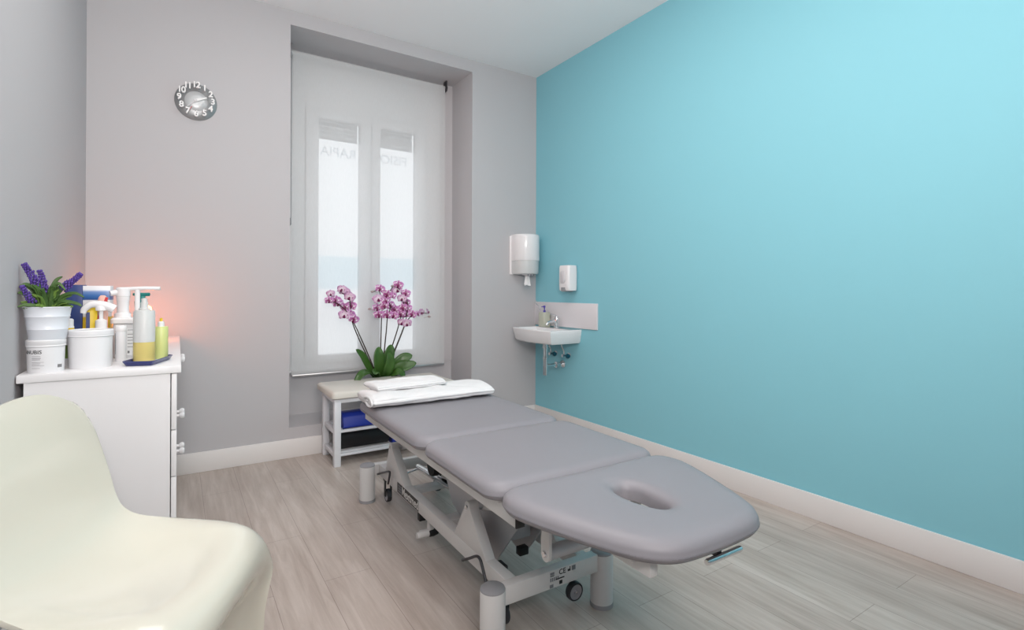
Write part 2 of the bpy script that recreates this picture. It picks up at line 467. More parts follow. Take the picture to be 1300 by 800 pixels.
# ------------------------------------------------------------------ roller blind
bl = thing('roller_blind', 'white sheer roller blind lowered over the window', 'blind', (-1.445, 0.30, 0.53))
def L(p, o): return (p[0] - o.location.x, p[1] - o.location.y, p[2] - o.location.z)
bm = bmesh.new()
nz, nx = 40, 24
for i in range(nz + 1):
    for j in range(nx + 1):
        bm.verts.new((-0.645 + 1.29 * j / nx, 0.003 * math.sin(j * 0.9) * (1 - i / nz), 0.012 + i / nz * 2.485))
bm.verts.ensure_lookup_table()
for i in range(nz):
    for j in range(nx):
        a = i * (nx + 1) + j; bm.faces.new([bm.verts[k] for k in (a, a + 1, a + nx + 2, a + nx + 1)])
from_bm('fabric', bm, M['sheer'], bl)
lathe('roller', [(0.021, -0.65), (0.021, 0.65)], M['sheer'], bl, 20, (0, 0.022, 2.505), 'X')
box('bottom_bar', -0.64, 0.645, -0.008, 0.008, -0.004, 0.012, M['alu'], bl, 0.003)
for s in (-1, 1):
    bm = bmesh.new(); b_box(bm, s * 0.655 - 0.006, s * 0.655 + 0.006, -0.014, 0.044, 2.47, 2.566, 0.003)
    b_lathe(bm, [(0.026, -0.010), (0.026, 0.010)], 20, (s * 0.657, 0.018, 2.505), 'X')
    from_bm('bracket', bm, M['dark_metal'] if s > 0 else M['alu'], bl)
bm = bmesh.new()
for dx in (-0.006, 0.012):
    b_tube(bm, [(-0.668 + dx, -0.02, 2.49), (-0.668 + dx, -0.022, 1.2)], 0.0028, 6)
b_lathe(bm, [(0.004, -0.03), (0.012, -0.02), (0.012, 0.02), (0.004, 0.03)], 12, (-0.665, -0.022, 1.19))
from_bm('pull_chain', bm, M['plastic_grey'], bl)

# ------------------------------------------------------------------ wall clock
ck = thing('wall_clock', 'round silver wall clock with raised white numerals', 'clock', (-2.732, 0, 2.425))
lathe('dial', [(0.0, -0.028), (0.05, -0.026), (0.085, -0.018), (0.112, -0.008), (0.120, -0.002), (0.120, 0.0)][::-1], M['clock_silver'], ck, 48, (0, 0, 0), 'Y')
lathe('dial_centre', [(0.0, -0.036), (0.03, -0.035), (0.052, -0.031), (0.068, -0.02)][::-1], M['clock_centre'], ck, 40, (0, 0, 0), 'Y')
for h in range(1, 13):
    a = PI / 2 - h * PI / 6
    cx, cz = 0.093 * math.cos(a), 0.093 * math.sin(a)
    me = text_mesh(str(h), 0.052, 0.009, 'CENTER', 0.025)
    me.transform(Matrix.Translation((0, 0, 0)))
    me.transform(mx((cx, -0.056, cz), (1, 0, 0), (0, 0, 1)))
    link('numeral', me, M['white'], ck)
def hand(name, ang_deg, l0, l1, w, y, m):
    a = PI / 2 - math.radians(ang_deg); d = Vector((math.cos(a), 0, math.sin(a))); n = Vector((-d.z, 0, d.x))
    bm = bmesh.new()
    V = [d * -l0 - n * w, d * -l0 + n * w, d * l1 + n * w * 0.5, d * l1 - n * w * 0.5]
    A = [bm.verts.new(v + Vector((0, y, 0))) for v in V]; B = [bm.verts.new(v + Vector((0, y - 0.002, 0))) for v in V]
    bm.faces.new(A); bm.faces.new(B)
    for i in range(4): bm.faces.new((A[i], A[(i + 1) % 4], B[(i + 1) % 4], B[i]))
    return from_bm(name, bm, m, ck, smooth=False)
hand('hour_hand', 66, 0.010, 0.064, 0.0085, -0.044, M['white'])
hand('minute_hand', 226, 0.015, 0.075, 0.003, -0.043, M['plastic_pale'])
hand('second_hand', 208, -0.05, 0.095, 0.0015, -0.046, M['red'])
lathe('hand_cap', [(0.006, -0.05), (0.006, -0.036)], M['plastic_pale'], ck, 16, (0, 0, 0), 'Y')

# ------------------------------------------------------------------ paper towel dispenser (back wall, in the corner)
pd = thing('paper_towel_dispenser', 'white centre-feed paper towel dispenser high in the corner', 'dispenser', (-0.158, 0, 1.345))
def dshape(w, d, k=14):   # flat against the wall (y=0), rounded front
    pts = [(-w / 2, -0.004), (-w / 2, -d * 0.35)]
    for i in range(1, k):
        a = PI + PI * i / k
        pts.append((w / 2 * math.cos(a) * 1.0, -d * 0.35 + d * 0.65 * math.sin(a)))
    pts += [(w / 2, -d * 0.35), (w / 2, -0.004)]
    return pts
def dloft(name, w, d, lv, m, par):
    bm = bmesh.new(); b_loft(bm, [[(x * s, y * s, z) for x, y in dshape(w, d)] for s, z in lv]); return from_bm(name, bm, m, par, angle=50)
dloft('cover', 0.250, 0.185, [(1.0, 0.125), (1.01, 0.128), (1.0, 0.335), (0.985, 0.352), (0.93, 0.362)], M['plastic_white'], pd)
dloft('roll_window', 0.242, 0.18, [(0.80, 0.0), (0.95, 0.006), (0.985, 0.02), (1.0, 0.125)], M['plastic_smoke'], pd)
box('back_plate', -0.140, 0.138, -0.012, 0, 0.0, 0.35, M['plastic_white'], pd, 0.004)
lathe('feed_nozzle', [(0.052, 0.0), (0.05, -0.006), (0.026, -0.010), (0.024, -0.02)], M['plastic_pale'], pd, 24, (0, -0.09, 0.0))
for i in range(3):
    box('nozzle_tab', -0.03 + i * 0.03 - 0.004, -0.03 + i * 0.03 + 0.004, -0.15, -0.142, -0.012, 0.001, M['ink_grey'], pd, 0.001)
bm = bmesh.new()
for k, (a, r) in enumerate(((0.0, 0.0), (1.1, 0.004))):
    t = bmesh.new(); g = []
    for i in range(9):
        row = []
        for j in range(9):
            u = j / 8 - 0.5; z = -0.012 - 0.085 * i / 8 - (0.010 * u if k == 0 else -0.014 * u)
            w = 0.034 + 0.026 * i / 8
            row.append(t.verts.new((u * w, -0.09 + 0.010 * math.sin(u * 9 + k * 2) + k * 0.008, z)))
        g.append(row)
    for i in range(8):
        for j in range(8): t.faces.new((g[i][j], g[i][j + 1], g[i + 1][j + 1], g[i + 1][j]))
    merge(bm, t)
from_bm('paper_sheet', bm, M['paper'], pd)
box('logo_mark', 0.072, 0.092, -0.150, -0.1475, 0.14, 0.147, M['ink_grey'], pd, rot=Matrix.Rotation(math.radians(52), 3, 'Z'))

# ------------------------------------------------------------------ soap dispenser on the turquoise wall
sd = thing('soap_dispenser', 'white wall soap dispenser with grey nozzle on turquoise wall', 'dispenser', (0, -0.545, 1.20))
bm = bmesh.new()
lev = [(0.82, 0.012, 0.0), (0.95, 0.0, 0.012), (1.0, 0.0, 0.05), (1.0, 0.0, 0.14), (0.97, 0.0, 0.195), (0.85, 0.006, 0.212)]
def sd_ring(s, z):
    pts = []
    for x, y in rrect(0.108, 0.138, 0.026, 5):
        xx = -0.054 + x * s
        pts.append((min(xx, -0.001), y * (0.97 + 0.03 * s), z))
    return pts
b_loft(bm, [sd_ring(s, z) for s, o, z in lev])
from_bm('body', bm, M['plastic_white'], sd, angle=50)
bm = bmesh.new()
b_loft(bm, [[(-0.108 - d, y, 0.115 + zz) for y, zz in rrect(0.062 - 2 * i, 0.105 - 2 * i, 0.024 - i * 0.5, 5)] for d, i in ((-0.004, 0.0), (0.006, 0.0), (0.010, 0.006))])
from_bm('push_button', bm, M['plastic_pale'], sd)
box('nozzle', -0.108, -0.02, -0.030, 0.030, -0.008, 0.030, M['plastic_grey'], sd, 0.006)

# ------------------------------------------------------------------ splash panel, washbasin
tag(box('splash_panel', -0.012, 0, -0.862, -0.001, 0.884, 1.096, M['splash'], bev=0.002), 'white splash panel on the turquoise wall above the basin', 'panel')

wb = thing('washbasin', 'small white wall-hung ceramic washbasin with chrome tap and waste', 'washbasin', (0, -0.385, 0.755))
def basin_outline(s, dz=0):
    # wall side x=0; bowed front
    pts = []
    xs, y0, y1 = 0.325, -0.275, 0.275
    N = 14
    for i in range(N + 1):
        t = i / N
        pts.append((-(xs + 0.028 * math.sin(PI * t)) , y0 + (y1 - y0) * t))
    out = [(-0.001, y0)]
    out += [(-0.08, y0 - 0.004), (-0.2, y0 - 0.006), (-0.29, y0 - 0.002)]
    out += pts[0:]
    out += [(-0.29, y1 + 0.002), (-0.2, y1 + 0.006), (-0.08, y1 + 0.004), (-0.001, y1)]
    cx, cy = -0.001, 0
    return [(cx + (x - cx) * s, cy + (y - cy) * s) for x, y in out]
bm = bmesh.new()
loops = []
for s, z in ((0.80, 0.0), (0.90, 0.006), (0.94, 0.02), (0.985, 0.085), (1.0, 0.113), (0.99, 0.120)):
    loops.append([(x, y, z) for x, y in basin_outline(s)])
# inner bowl: shrink towards the bowl centre
def inner(f, z):
    c = Vector((-0.19, 0.0)); o = basin_outline(0.99); r = []
    for x, y in o:
        v = c + (Vector((x, y)) - c) * f
        if v.x > -0.11: v.x = -0.11 + (v.x + 0.11) * 0.1
        r.append((v.x, v.y, z))
    return r
loops += [inner(0.90, 0.119), inner(0.86, 0.110), inner(0.7, 0.05), inner(0.4, 0.03), inner(0.1, 0.028)]
b_loft(bm, loops)
from_bm('bowl', bm, M['ceramic'], wb, angle=35)
# tap
bm = bmesh.new()
b_lathe(bm, [(0.026, 0.118), (0.026, 0.124), (0.022, 0.128), (0.022, 0.17), (0.024, 0.20), (0.018, 0.222), (0.0, 0.228)], 24, (-0.058, -0.01, 0))
b_tube(bm, spline([(-0.06, -0.01, 0.165), (-0.10, -0.01, 0.178), (-0.15, -0.01, 0.168), (-0.165, -0.01, 0.15)], 6), 0.012, 12)
b_tube(bm, spline([(-0.058, -0.01, 0.222), (-0.085, -0.015, 0.236), (-0.125, -0.018, 0.242)], 5), 0.006, 8)
from_bm('tap', bm, M['chrome'], wb)
bm = bmesh.new()
b_lathe(bm, [(0.024, 0.004), (0.024, -0.03), (0.027, -0.032), (0.027, -0.045), (0.020, -0.047), (0.020, -0.12), (0.024, -0.122), (0.024, -0.14), (0.021, -0.142), (0.021, -0.275), (0.0, -0.277)], 24, (-0.19, -0.03, 0))
b_tube(bm, [(-0.19, -0.03, -0.195), (-0.02, -0.03, -0.195)], 0.013, 14)
b_lathe(bm, [(0.037, 0.0), (0.036, -0.008), (0.026, -0.018), (0.02, -0.04)], 28, (-0.003, -0.03, -0.195), 'X')
b_lathe(bm, [(0.026, 0.0), (0.026, -0.03), (0.018, -0.034)], 28, (-0.05, -0.03, -0.195), 'X')
from_bm('waste_pipe', bm, M['chrome'], wb)

for k, (y, lab) in enumerate(((-0.315, 'chrome angle valve under the basin, nearer the room corner'), (-0.50, 'chrome angle valve under the basin, farther from the room corner'))):
    av = thing('angle_valve', lab, 'valve', (0, y, 0.645), group='angle valves under the washbasin')
    bm = bmesh.new()
    b_lathe(bm, [(0.024, 0.0), (0.022, -0.006), (0.010, -0.008), (0.010, -0.05), (0.013, -0.052), (0.013, -0.075), (0.0, -0.077)], 18, (-0.001, 0, 0), 'X')
    b_tube(bm, spline([(-0.06, 0, 0.0), (-0.06, 0, 0.04), (-0.075, 0.006, 0.075), (-0.08, 0.012, 0.105)], 5), 0.006, 8)
    from_bm('valve_body', bm, M['chrome'], av)
    lathe('valve_knob', [(0.0, -0.052), (0.014, -0.05), (0.020, -0.042), (0.020, -0.028), (0.012, -0.018), (0.0, -0.016)][::-1], M['valve_blue'], av, 14, (-0.045, 0, 0.0), 'Y')

sb = thing('soap_bottle', 'clear square soap bottle with violet pump on the basin', 'bottle', (-0.062, -0.222, 0.875))
slab('bottle_body', rrect(0.075, 0.088, 0.012, 4), [(0.006, 0), (0, 0.006), (0, 0.122), (0.008, 0.132)], M['soap_clear'], sb)
bm = bmesh.new()
b_lathe(bm, [(0.012, 0.131), (0.012, 0.146), (0.005, 0.148), (0.005, 0.172), (0.010, 0.174), (0.010, 0.190), (0.0, 0.192)], 16)
b_tube(bm, [(0, 0, 0.183), (-0.035, -0.005, 0.180)], 0.004, 8)
from_bm('pump', bm, M['purple'], sb)
br = tube('wire_hook', spline([(-0.02, 0.03, 0.13), (-0.025, 0.05, 0.18), (-0.03, 0.085, 0.205), (-0.03, 0.10, 0.22), (-0.03, 0.085, 0.232), (-0.03, 0.07, 0.222)], 6), 0.0028, M['chrome'], sb, 8)

# ------------------------------------------------------------------ bench with bolsters
be = thing('shoe_bench', 'white two-shelf bench with cream padded seat under the window', 'bench', (-1.49, -0.17, 0))
slab('cushion', rrect(0.93, 0.48, 0.03, 5), [(0.012, 0.458), (0.0, 0.466), (0.0, 0.494), (0.006, 0.503), (0.02, 0.509)], M['cushion'], be)
for sx in (-1, 1):
    for sy in (-1, 1):
        x = sx * 0.425; y = -0.20 if sy < 0 else 0.115
        box('leg', x - 0.022, x + 0.022, y - 0.022, y + 0.022, 0, 0.44, M['bench_white'], be, 0.003)
bm = bmesh.new()
for y in (-0.20, 0.115): b_box(bm, -0.447, 0.447, y - 0.016, y + 0.016, 0.430, 0.458, 0.003)
for x in (-0.43, 0.43): b_box(bm, x - 0.016, x + 0.016, -0.20, 0.115, 0.430, 0.457, 0.003)
from_bm('seat_frame', bm, M['bench_white'], be)
for z in (0.065, 0.225):
    bm = bmesh.new()
    for y in (-0.195, -0.135, -0.07, -0.01, 0.05, 0.11): b_box(bm, -0.403, 0.403, y - 0.012, y + 0.012, z, z + 0.016, 0.002)
    for x in (-0.425, 0.425): b_box(bm, x - 0.014, x + 0.014, -0.178, 0.093, z - 0.012, z + 0.020, 0.002)
    from_bm('shelf', bm, M['bench_white'], be)

def bolster_wedge(name, label, x0, x1, yc, z, w, h):
    o = thing(name, label, 'bolster', ((x0 + x1) / 2, yc, z))
    prof = [(-w / 2, 0.012), (-w / 2 + 0.012, 0), (w / 2 - 0.012, 0), (w / 2, 0.012), (w / 2 * 0.72, h * 0.75), (w * 0.2, h), (-w * 0.2, h), (-w / 2 * 0.72, h * 0.75)]
    prism('cover', prof, 'X', -(x1 - x0) / 2, (x1 - x0) / 2, M['blue_vinyl'], o, 0.008)
    tube('piping', [(-(x1 - x0) / 2, u, v) for u, v in prof + prof[:1]], 0.003, M['blue_vinyl'], o, 6)
    return o
bolster_wedge('wedge_bolster', 'royal blue foam wedge bolster on the bench upper shelf', -1.865, -1.40, -0.26, 0.241, 0.20, 0.10)
bolster_wedge('wedge_bolster', 'royal blue foam bolster on the bench lower shelf beside the black roll', -1.505, -1.12, -0.22, 0.081, 0.22, 0.12)
o = thing('roll_bolster', 'black vinyl roll bolster on the bench lower shelf', 'bolster', (-1.715, -0.25, 0.081 + 0.075))
lathe('cover', [(0.0, -0.192), (0.066, -0.192), (0.075, -0.184), (0.075, 0.184), (0.066, 0.192), (0.0, 0.192)], M['black_vinyl'], o, 32, (0, 0, 0), 'X')

# ------------------------------------------------------------------ orchid on the niche ledge
orc = thing('potted_orchid', 'flowering magenta orchid in a clear pot in the window niche', 'plant', (-1.44, 0.165, NZ0))
lathe('pot', [(0.055, 0), (0.058, 0.004), (0.075, 0.255), (0.079, 0.262), (0.072, 0.262), (0.068, 0.25), (0.054, 0.01), (0.0, 0.01)], M['clear_pot'], orc, 32)
lathe('substrate', [(0.0, 0.012), (0.052, 0.013), (0.066, 0.235), (0.05, 0.256), (0.0, 0.265)], M['bark'], orc, 24)
def leaf(name, pts, w, m, par, fold=0.25, up=(0, 0, 1)):
    c = spline(pts, 6); n = len(c); bm = bmesh.new(); rows = []
    for i, p in enumerate(c):
        t = i / (n - 1); d = (c[min(i + 1, n - 1)] - c[max(i - 1, 0)]).normalized()
        s = d.cross(Vector(up)); s = s.normalized() if s.length > 1e-4 else Vector((1, 0, 0)); u = s.cross(d).normalized()
        ww = w * (math.sin(PI * min(1, t * 0.86 + 0.12)) ** 0.6) * (1 if t < 0.97 else 0.35)
        rows.append([bm.verts.new(p + s * ww * k + u * abs(k) * ww * fold) for k in (-1, -0.6, 0, 0.6, 1)])
    for a, b in zip(rows[:-1], rows[1:]):
        for k in range(4): bm.faces.new((a[k], a[k + 1], b[k + 1], b[k]))
    o = from_bm(name, bm, m, par, angle=80)
    md = o.modifiers.new('thick', 'SOLIDIFY'); md.thickness = 0.0025
    return o
O = orc.location
def oz(x, z, y=0.15): return (x - O.x, y - O.y, z - O.z)
for pts, w, up in (
    ([oz(-1.46, 0.46), oz(-1.54, 0.58, 0.13), oz(-1.60, 0.68, 0.11), oz(-1.655, 0.735, 0.09)], 0.036, (0.5, -1, 0.4)),
    ([oz(-1.45, 0.46), oz(-1.55, 0.545, 0.07), oz(-1.63, 0.55, 0.02), oz(-1.70, 0.475, -0.01)], 0.036, (0.1, -0.5, 1)),
    ([oz(-1.45, 0.46), oz(-1.465, 0.58, 0.10), oz(-1.475, 0.68, 0.09), oz(-1.47, 0.745, 0.10)], 0.046, (0, -1, 0.2)),
    ([oz(-1.43, 0.46), oz(-1.40, 0.60, 0.12), oz(-1.375, 0.70, 0.11), oz(-1.36, 0.755, 0.12)], 0.045, (0, -1, 0.2)),
    ([oz(-1.43, 0.46), oz(-1.41, 0.55, 0.06), oz(-1.40, 0.64, 0.03), oz(-1.41, 0.70, 0.03)], 0.040, (0, -1, 0.2)),
    ([oz(-1.42, 0.46), oz(-1.33, 0.56, 0.12), oz(-1.26, 0.635, 0.10), oz(-1.19, 0.66, 0.09)], 0.052, (0, -1, 0.5)),
    ([oz(-1.42, 0.46), oz(-1.31, 0.56, 0.10), oz(-1.25, 0.58, 0.07), oz(-1.17, 0.60, 0.05)], 0.050, (0, -1, 0.6)),
    ([oz(-1.42, 0.46), oz(-1.36, 0.53, 0.05), oz(-1.32, 0.54, 0.02), oz(-1.29, 0.50, 0.0)], 0.040, (0, -0.8, 1)),
    ([oz(-1.45, 0.46), oz(-1.50, 0.54, 0.05), oz(-1.52, 0.56, 0.02), oz(-1.53, 0.54, 0.0)], 0.034, (0, -0.8, 1))):
    leaf('leaf', pts, w, M['orchid_leaf'], orc, 0.22, up)
stems = [
 [(-1.455, 0.46), (-1.535, 0.66), (-1.60, 0.81), (-1.662, 0.945), (-1.72, 1.03), (-1.80, 1.10), (-1.855, 1.10)],
 [(-1.455, 0.46), (-1.55, 0.67), (-1.615, 0.81), (-1.67, 0.955), (-1.69, 1.08), (-1.70, 1.15), (-1.745, 1.19), (-1.77, 1.19)],
 [(-1.44, 0.46), (-1.435, 0.70), (-1.43, 0.87), (-1.428, 0.97), (-1.43, 1.08), (-1.455, 1.19), (-1.51, 1.185)],
 [(-1.43, 0.46), (-1.41, 0.72), (-1.395, 0.87), (-1.387, 0.965), (-1.37, 1.06), (-1.39, 1.15), (-1.35, 1.23)],
 [(-1.43, 0.46), (-1.35, 0.71), (-1.30, 0.86), (-1.27, 0.965), (-1.25, 1.05), (-1.26, 1.15), (-1.30, 1.22)],
 [(-1.42, 0.46), (-1.33, 0.66), (-1.27, 0.80), (-1.215, 0.93), (-1.17, 0.985), (-1.10, 1.005), (-1.02, 1.0)],
 [(-1.425, 0.46), (-1.335, 0.68), (-1.275, 0.82), (-1.235, 0.93), (-1.22, 1.05), (-1.23, 1.15)],
]
for k, s in enumerate(stems):
    ys = 0.15 + 0.012 * ((k % 3) - 1)
    tube('flower_stem', spline([oz(x, z, ys - 0.02 * (i > 3)) for i, (x, z) in enumerate(s)], 5), 0.0055, M['orchid_stem'], orc, 6, 0.55)
def orchid_flower():
    bm = bmesh.new()
    # five petals around +Y axis facing -Y (towards the viewer) ; lip in the centre
    for k, (ang, l, w) in enumerate(((90, 0.038, 0.015), (210, 0.036, 0.014), (330, 0.036, 0.014), (155, 0.042, 0.024), (25, 0.042, 0.024))):
        a = math.radians(ang); d = Vector((math.cos(a), 0, math.sin(a))); n = Vector((-d.z, 0, d.x))
        rows = []
        for i in range(6):
            t = i / 5; ww = w * math.sin(PI * min(1, 0.1 + t * 0.88)) ** 0.55 * (0.35 + 0.65 * min(1, t * 2.2))
            y = -0.004 * math.sin(PI * t) + (0.004 if k < 3 else 0.0)
            rows.append([bm.verts.new(d * (l * t + 0.002) + n * ww * s + Vector((0, y + 0.004 * abs(s) * t, 0))) for s in (-1, -0.5, 0, 0.5, 1)])
        for r0, r1 in zip(rows[:-1], rows[1:]):
            for s in range(4): bm.faces.new((r0[s], r0[s + 1], r1[s + 1], r1[s]))
    t = bmesh.new(); b_lathe(t, [(0.0, -0.018), (0.006, -0.014), (0.007, -0.004), (0.0, 0.002)], 8, (0, 0, -0.006), 'Y', 1.0, 1.5); merge(bm, t, 1)
    t = bmesh.new(); b_lathe(t, [(0.0, -0.012), (0.010, -0.008), (0.0, -0.002)], 8, (0, 0, -0.014), 'Y', 1.0, 0.8); merge(bm, t, 1)
    for f in bm.faces: f.smooth = True
    return bm
fm = []
for k in (0, 1):
    me = bpy.data.meshes.new('flower'); b_ = orchid_flower(); b_.to_mesh(me); b_.free()
    me.materials.append(M['petal_pale' if k else 'petal']); me.materials.append(M['petal_dark']); fm.append(me)
FL = [(-1.843, 1.169, 1), (-1.76, 1.202, 1), (-1.733, 1.186, 1), (-1.701, 1.142, 1), (-1.801, 1.121, 0), (-1.858, 1.116, 0), (-1.785, 1.094, 0), (-1.727, 1.061, 0), (-1.679, 1.072, 0), (-1.738, 1.002, 1), (-1.695, 1.007, 0), (-1.668, 0.968, 0),
 (-1.452, 1.208, 0), (-1.4, 1.158, 0), (-1.469, 1.125, 1), (-1.411, 1.107, 0), (-1.474, 1.052, 0), (-1.423, 1.068, 0), (-1.365, 1.073, 0), (-1.457, 0.996, 0), (-1.393, 0.994, 0), (-1.341, 0.987, 0), (-1.323, 1.038, 0), (-1.353, 1.152, 0),
 (-1.3, 1.238, 0), (-1.306, 1.198, 1), (-1.24, 1.169, 0), (-1.27, 1.129, 1), (-1.228, 1.094, 0), (-1.264, 1.049, 0), (-1.221, 1.042, 0), (-1.281, 0.998, 0), (-1.233, 0.996, 0), (-1.185, 0.995, 0), (-1.263, 0.928, 1), (-1.227, 0.921, 1), (-1.129, 1.0, 0), (-1.086, 1.011, 1), (-1.029, 1.016, 1)]
rf = random.Random(3)
for k, (x, z, pale) in enumerate(FL):
    o = bpy.data.objects.new('flower', fm[pale]); COL.objects.link(o); o.parent = orc
    o.location = oz(x, z, 0.125 + rf.uniform(-0.02, 0.02))
    tail = x > -1.14
    o.rotation_euler = (rf.uniform(-0.35, 0.25), rf.uniform(-0.4, 0.4), -0.35 + rf.uniform(-0.5, 0.5) + (0.9 if tail else 0))
    s = rf.uniform(0.95, 1.15) * (0.75 if tail or (x < -1.83) else 1.0); o.scale = (s, s, s)
for x, z in ((-1.536, 1.047), (-1.514, 1.186), (-1.348, 1.232), (-1.022, 0.974)):
    bm = bmesh.new(); b_lathe(bm, [(0.0, -0.016), (0.009, -0.006), (0.010, 0.004), (0.0, 0.016)], 10, oz(x, z, 0.13), 'X')
    b_tube(bm, [oz(x, z, 0.13), oz(x + (0.045 if x < -1.3 else -0.045), z - 0.008, 0.14)], 0.002, 5)
    from_bm('bud', bm, M['bud'], orc)

# ------------------------------------------------------------------ treatment table
TT = thing('treatment_table', 'grey padded three-section massage table on a white steel base', 'treatment table', (-1.69, -1.775, 0), -0.0157)
ZT, ZB = 0.622, 0.566
def pad(name, poly, hole=None):
    lev = [(0.022, ZB), (0.006, ZB + 0.004), (0.0, ZB + 0.014), (-0.002, ZB + 0.018), (0.0, ZB + 0.022), (0.0, ZB + 0.030), (0.005, ZB + 0.041), (0.016, ZT - 0.006), (0.034, ZT - 0.001), (0.06, ZT)]
    bm = bmesh.new()
    if hole is None:
        loops = [[(x, y, z) for x, y in offset(poly, i)] for i, z in lev]
    else:
        def toward(pl, d):
            out = []
            for q in pl:
                v = Vector(q); u = (hc - v).normalized(); out.append(tuple(v + u * d))
            return out
        loops = [[(x, y, z) for x, y in toward(poly, i * 1.1)] for i, z in lev]
    if hole is None:
        R = b_loft(bm, loops, close=True)
    else:
        n = len(poly)
        hl = lambda d: toward(hole, -d)
        top = loops
        inn = []
        for d, z in ((0.050, ZT - 0.001), (0.030, ZT - 0.003), (0.013, ZT - 0.009), (0.004, ZT - 0.017), (0.0, ZT - 0.028), (0.0, ZB)):
            inn.append([(x, y, z) for x, y in hl(d)])
        allL = top + inn
        R = [[bm.verts.new(p) for p in lp] for lp in allL]
        R.append(R[0])
        for a, b in zip(R[:-1], R[1:]):
            for i in range(n):
                j = (i + 1) % n; bm.faces.new((a[i], a[j], b[j], b[i]))
    o = from_bm(name, bm, M['vinyl'], TT, angle=60)
    pp = offset(poly, -0.0005) if hole is None else poly
    tube('seam', [(x, y, ZB + 0.018) for x, y in pp + pp[:1]], 0.0022, M['seam'], o, 6)
    return o
def rr2(x0, x1, y0, y1, r): return rrect(x1 - x0, y1 - y0, r, 8, (x0 + x1) / 2, (y0 + y1) / 2)
HW = 0.348
pad('foot_pad', rr2(-HW, HW, -0.332, 0.545, 0.07))
pad('middle_pad', rr2(-HW, HW, -0.902, -0.336, 0.07))
# head pad outline: n points by angle about the hole centre, clockwise order consistent
hc = Vector((-0.004, -1.155))
ctrl = [(HW - 0.075, -0.906), (HW - 0.02, -0.925), (HW, -0.985), (HW - 0.008, -1.05), (0.302, -1.17), (0.246, -1.31), (0.206, -1.375), (0.152, -1.413), (0.07, -1.425),
        (-0.07, -1.425), (-0.152, -1.413), (-0.206, -1.375), (-0.246, -1.31), (-0.302, -1.17), (-HW + 0.008, -1.05), (-HW, -0.985), (-HW + 0.02, -0.925), (-HW + 0.075, -0.906)]
dense = []
pc = ctrl + ctrl[:1]
sp = spline([(x, y, 0) for x, y in ctrl], 10)
dense = [(p.x, p.y) for p in sp] + [(HW - 0.075 - (2 * HW - 0.15) * (1 - t / 8), -0.906) for t in range(1, 8)]
def ray_out(poly, c, a):
    d = Vector((math.cos(a), math.sin(a))); best = None
    for i in range(len(poly)):
        p = Vector(poly[i]) - c; q = Vector(poly[(i + 1) % len(poly)]) - c
        e = q - p; den = d.x * e.y - d.y * e.x
        if abs(den) < 1e-9: continue
        t = (p.x * e.y - p.y * e.x) / den; u = (p.x * d.y - p.y * d.x) / den
        if t > 0 and -1e-6 <= u <= 1 + 1e-6: best = t if best is None else max(best, t)
    return c + d * best
NA = 120
outer = [tuple(ray_out(dense, hc, 2 * PI * i / NA)) for i in range(NA)]
hole = []
for i in range(NA):
    a = 2 * PI * i / NA; ca, sa = math.cos(a), math.sin(a)
    e = 2.6
    r = 1.0 / ((abs(ca) / 0.043) ** e + (abs(sa) / 0.092) ** e) ** (1 / e)
    w = 1.0 + 0.10 * sa
    hole.append((hc.x + r * ca * w, hc.y + r * sa))
pad('head_pad', outer, hole)

# upper frame
RX = 0.283
for y0, y1 in ((-0.325, 0.535), (-0.89, -0.345)):
    box('support_board', -HW + 0.035, HW - 0.035, y0 + 0.02, y1 - 0.02, 0.556, 0.567, M['enamel'], TT)
box('support_board', -HW + 0.045, HW - 0.045, -1.045, -0.925, 0.556, 0.567, M['enamel'], TT)
for s_ in (-1, 1): box('support_board', s_ * 0.165 - 0.05, s_ * 0.165 + 0.05, -1.33, -1.045, 0.556, 0.567, M['enamel'], TT)
for s in (-1, 1):
    bm = bmesh.new(); x = s * RX
    b_box(bm, x - 0.015, x + 0.015, -0.945, 0.565, 0.507, 0.556, 0.003)
    r = from_bm('side_rail', bm, M['enamel'], TT)
    box('end_cap', x - 0.0155, x + 0.0155, -0.951, -0.944, 0.5065, 0.5565, M['black'], r, 0.002)
for y in (-0.90, -0.30, 0.50): box('cross_bar', -RX + 0.015, RX - 0.015, y - 0.02, y + 0.02, 0.512, 0.55, M['enamel'], TT, 0.002)
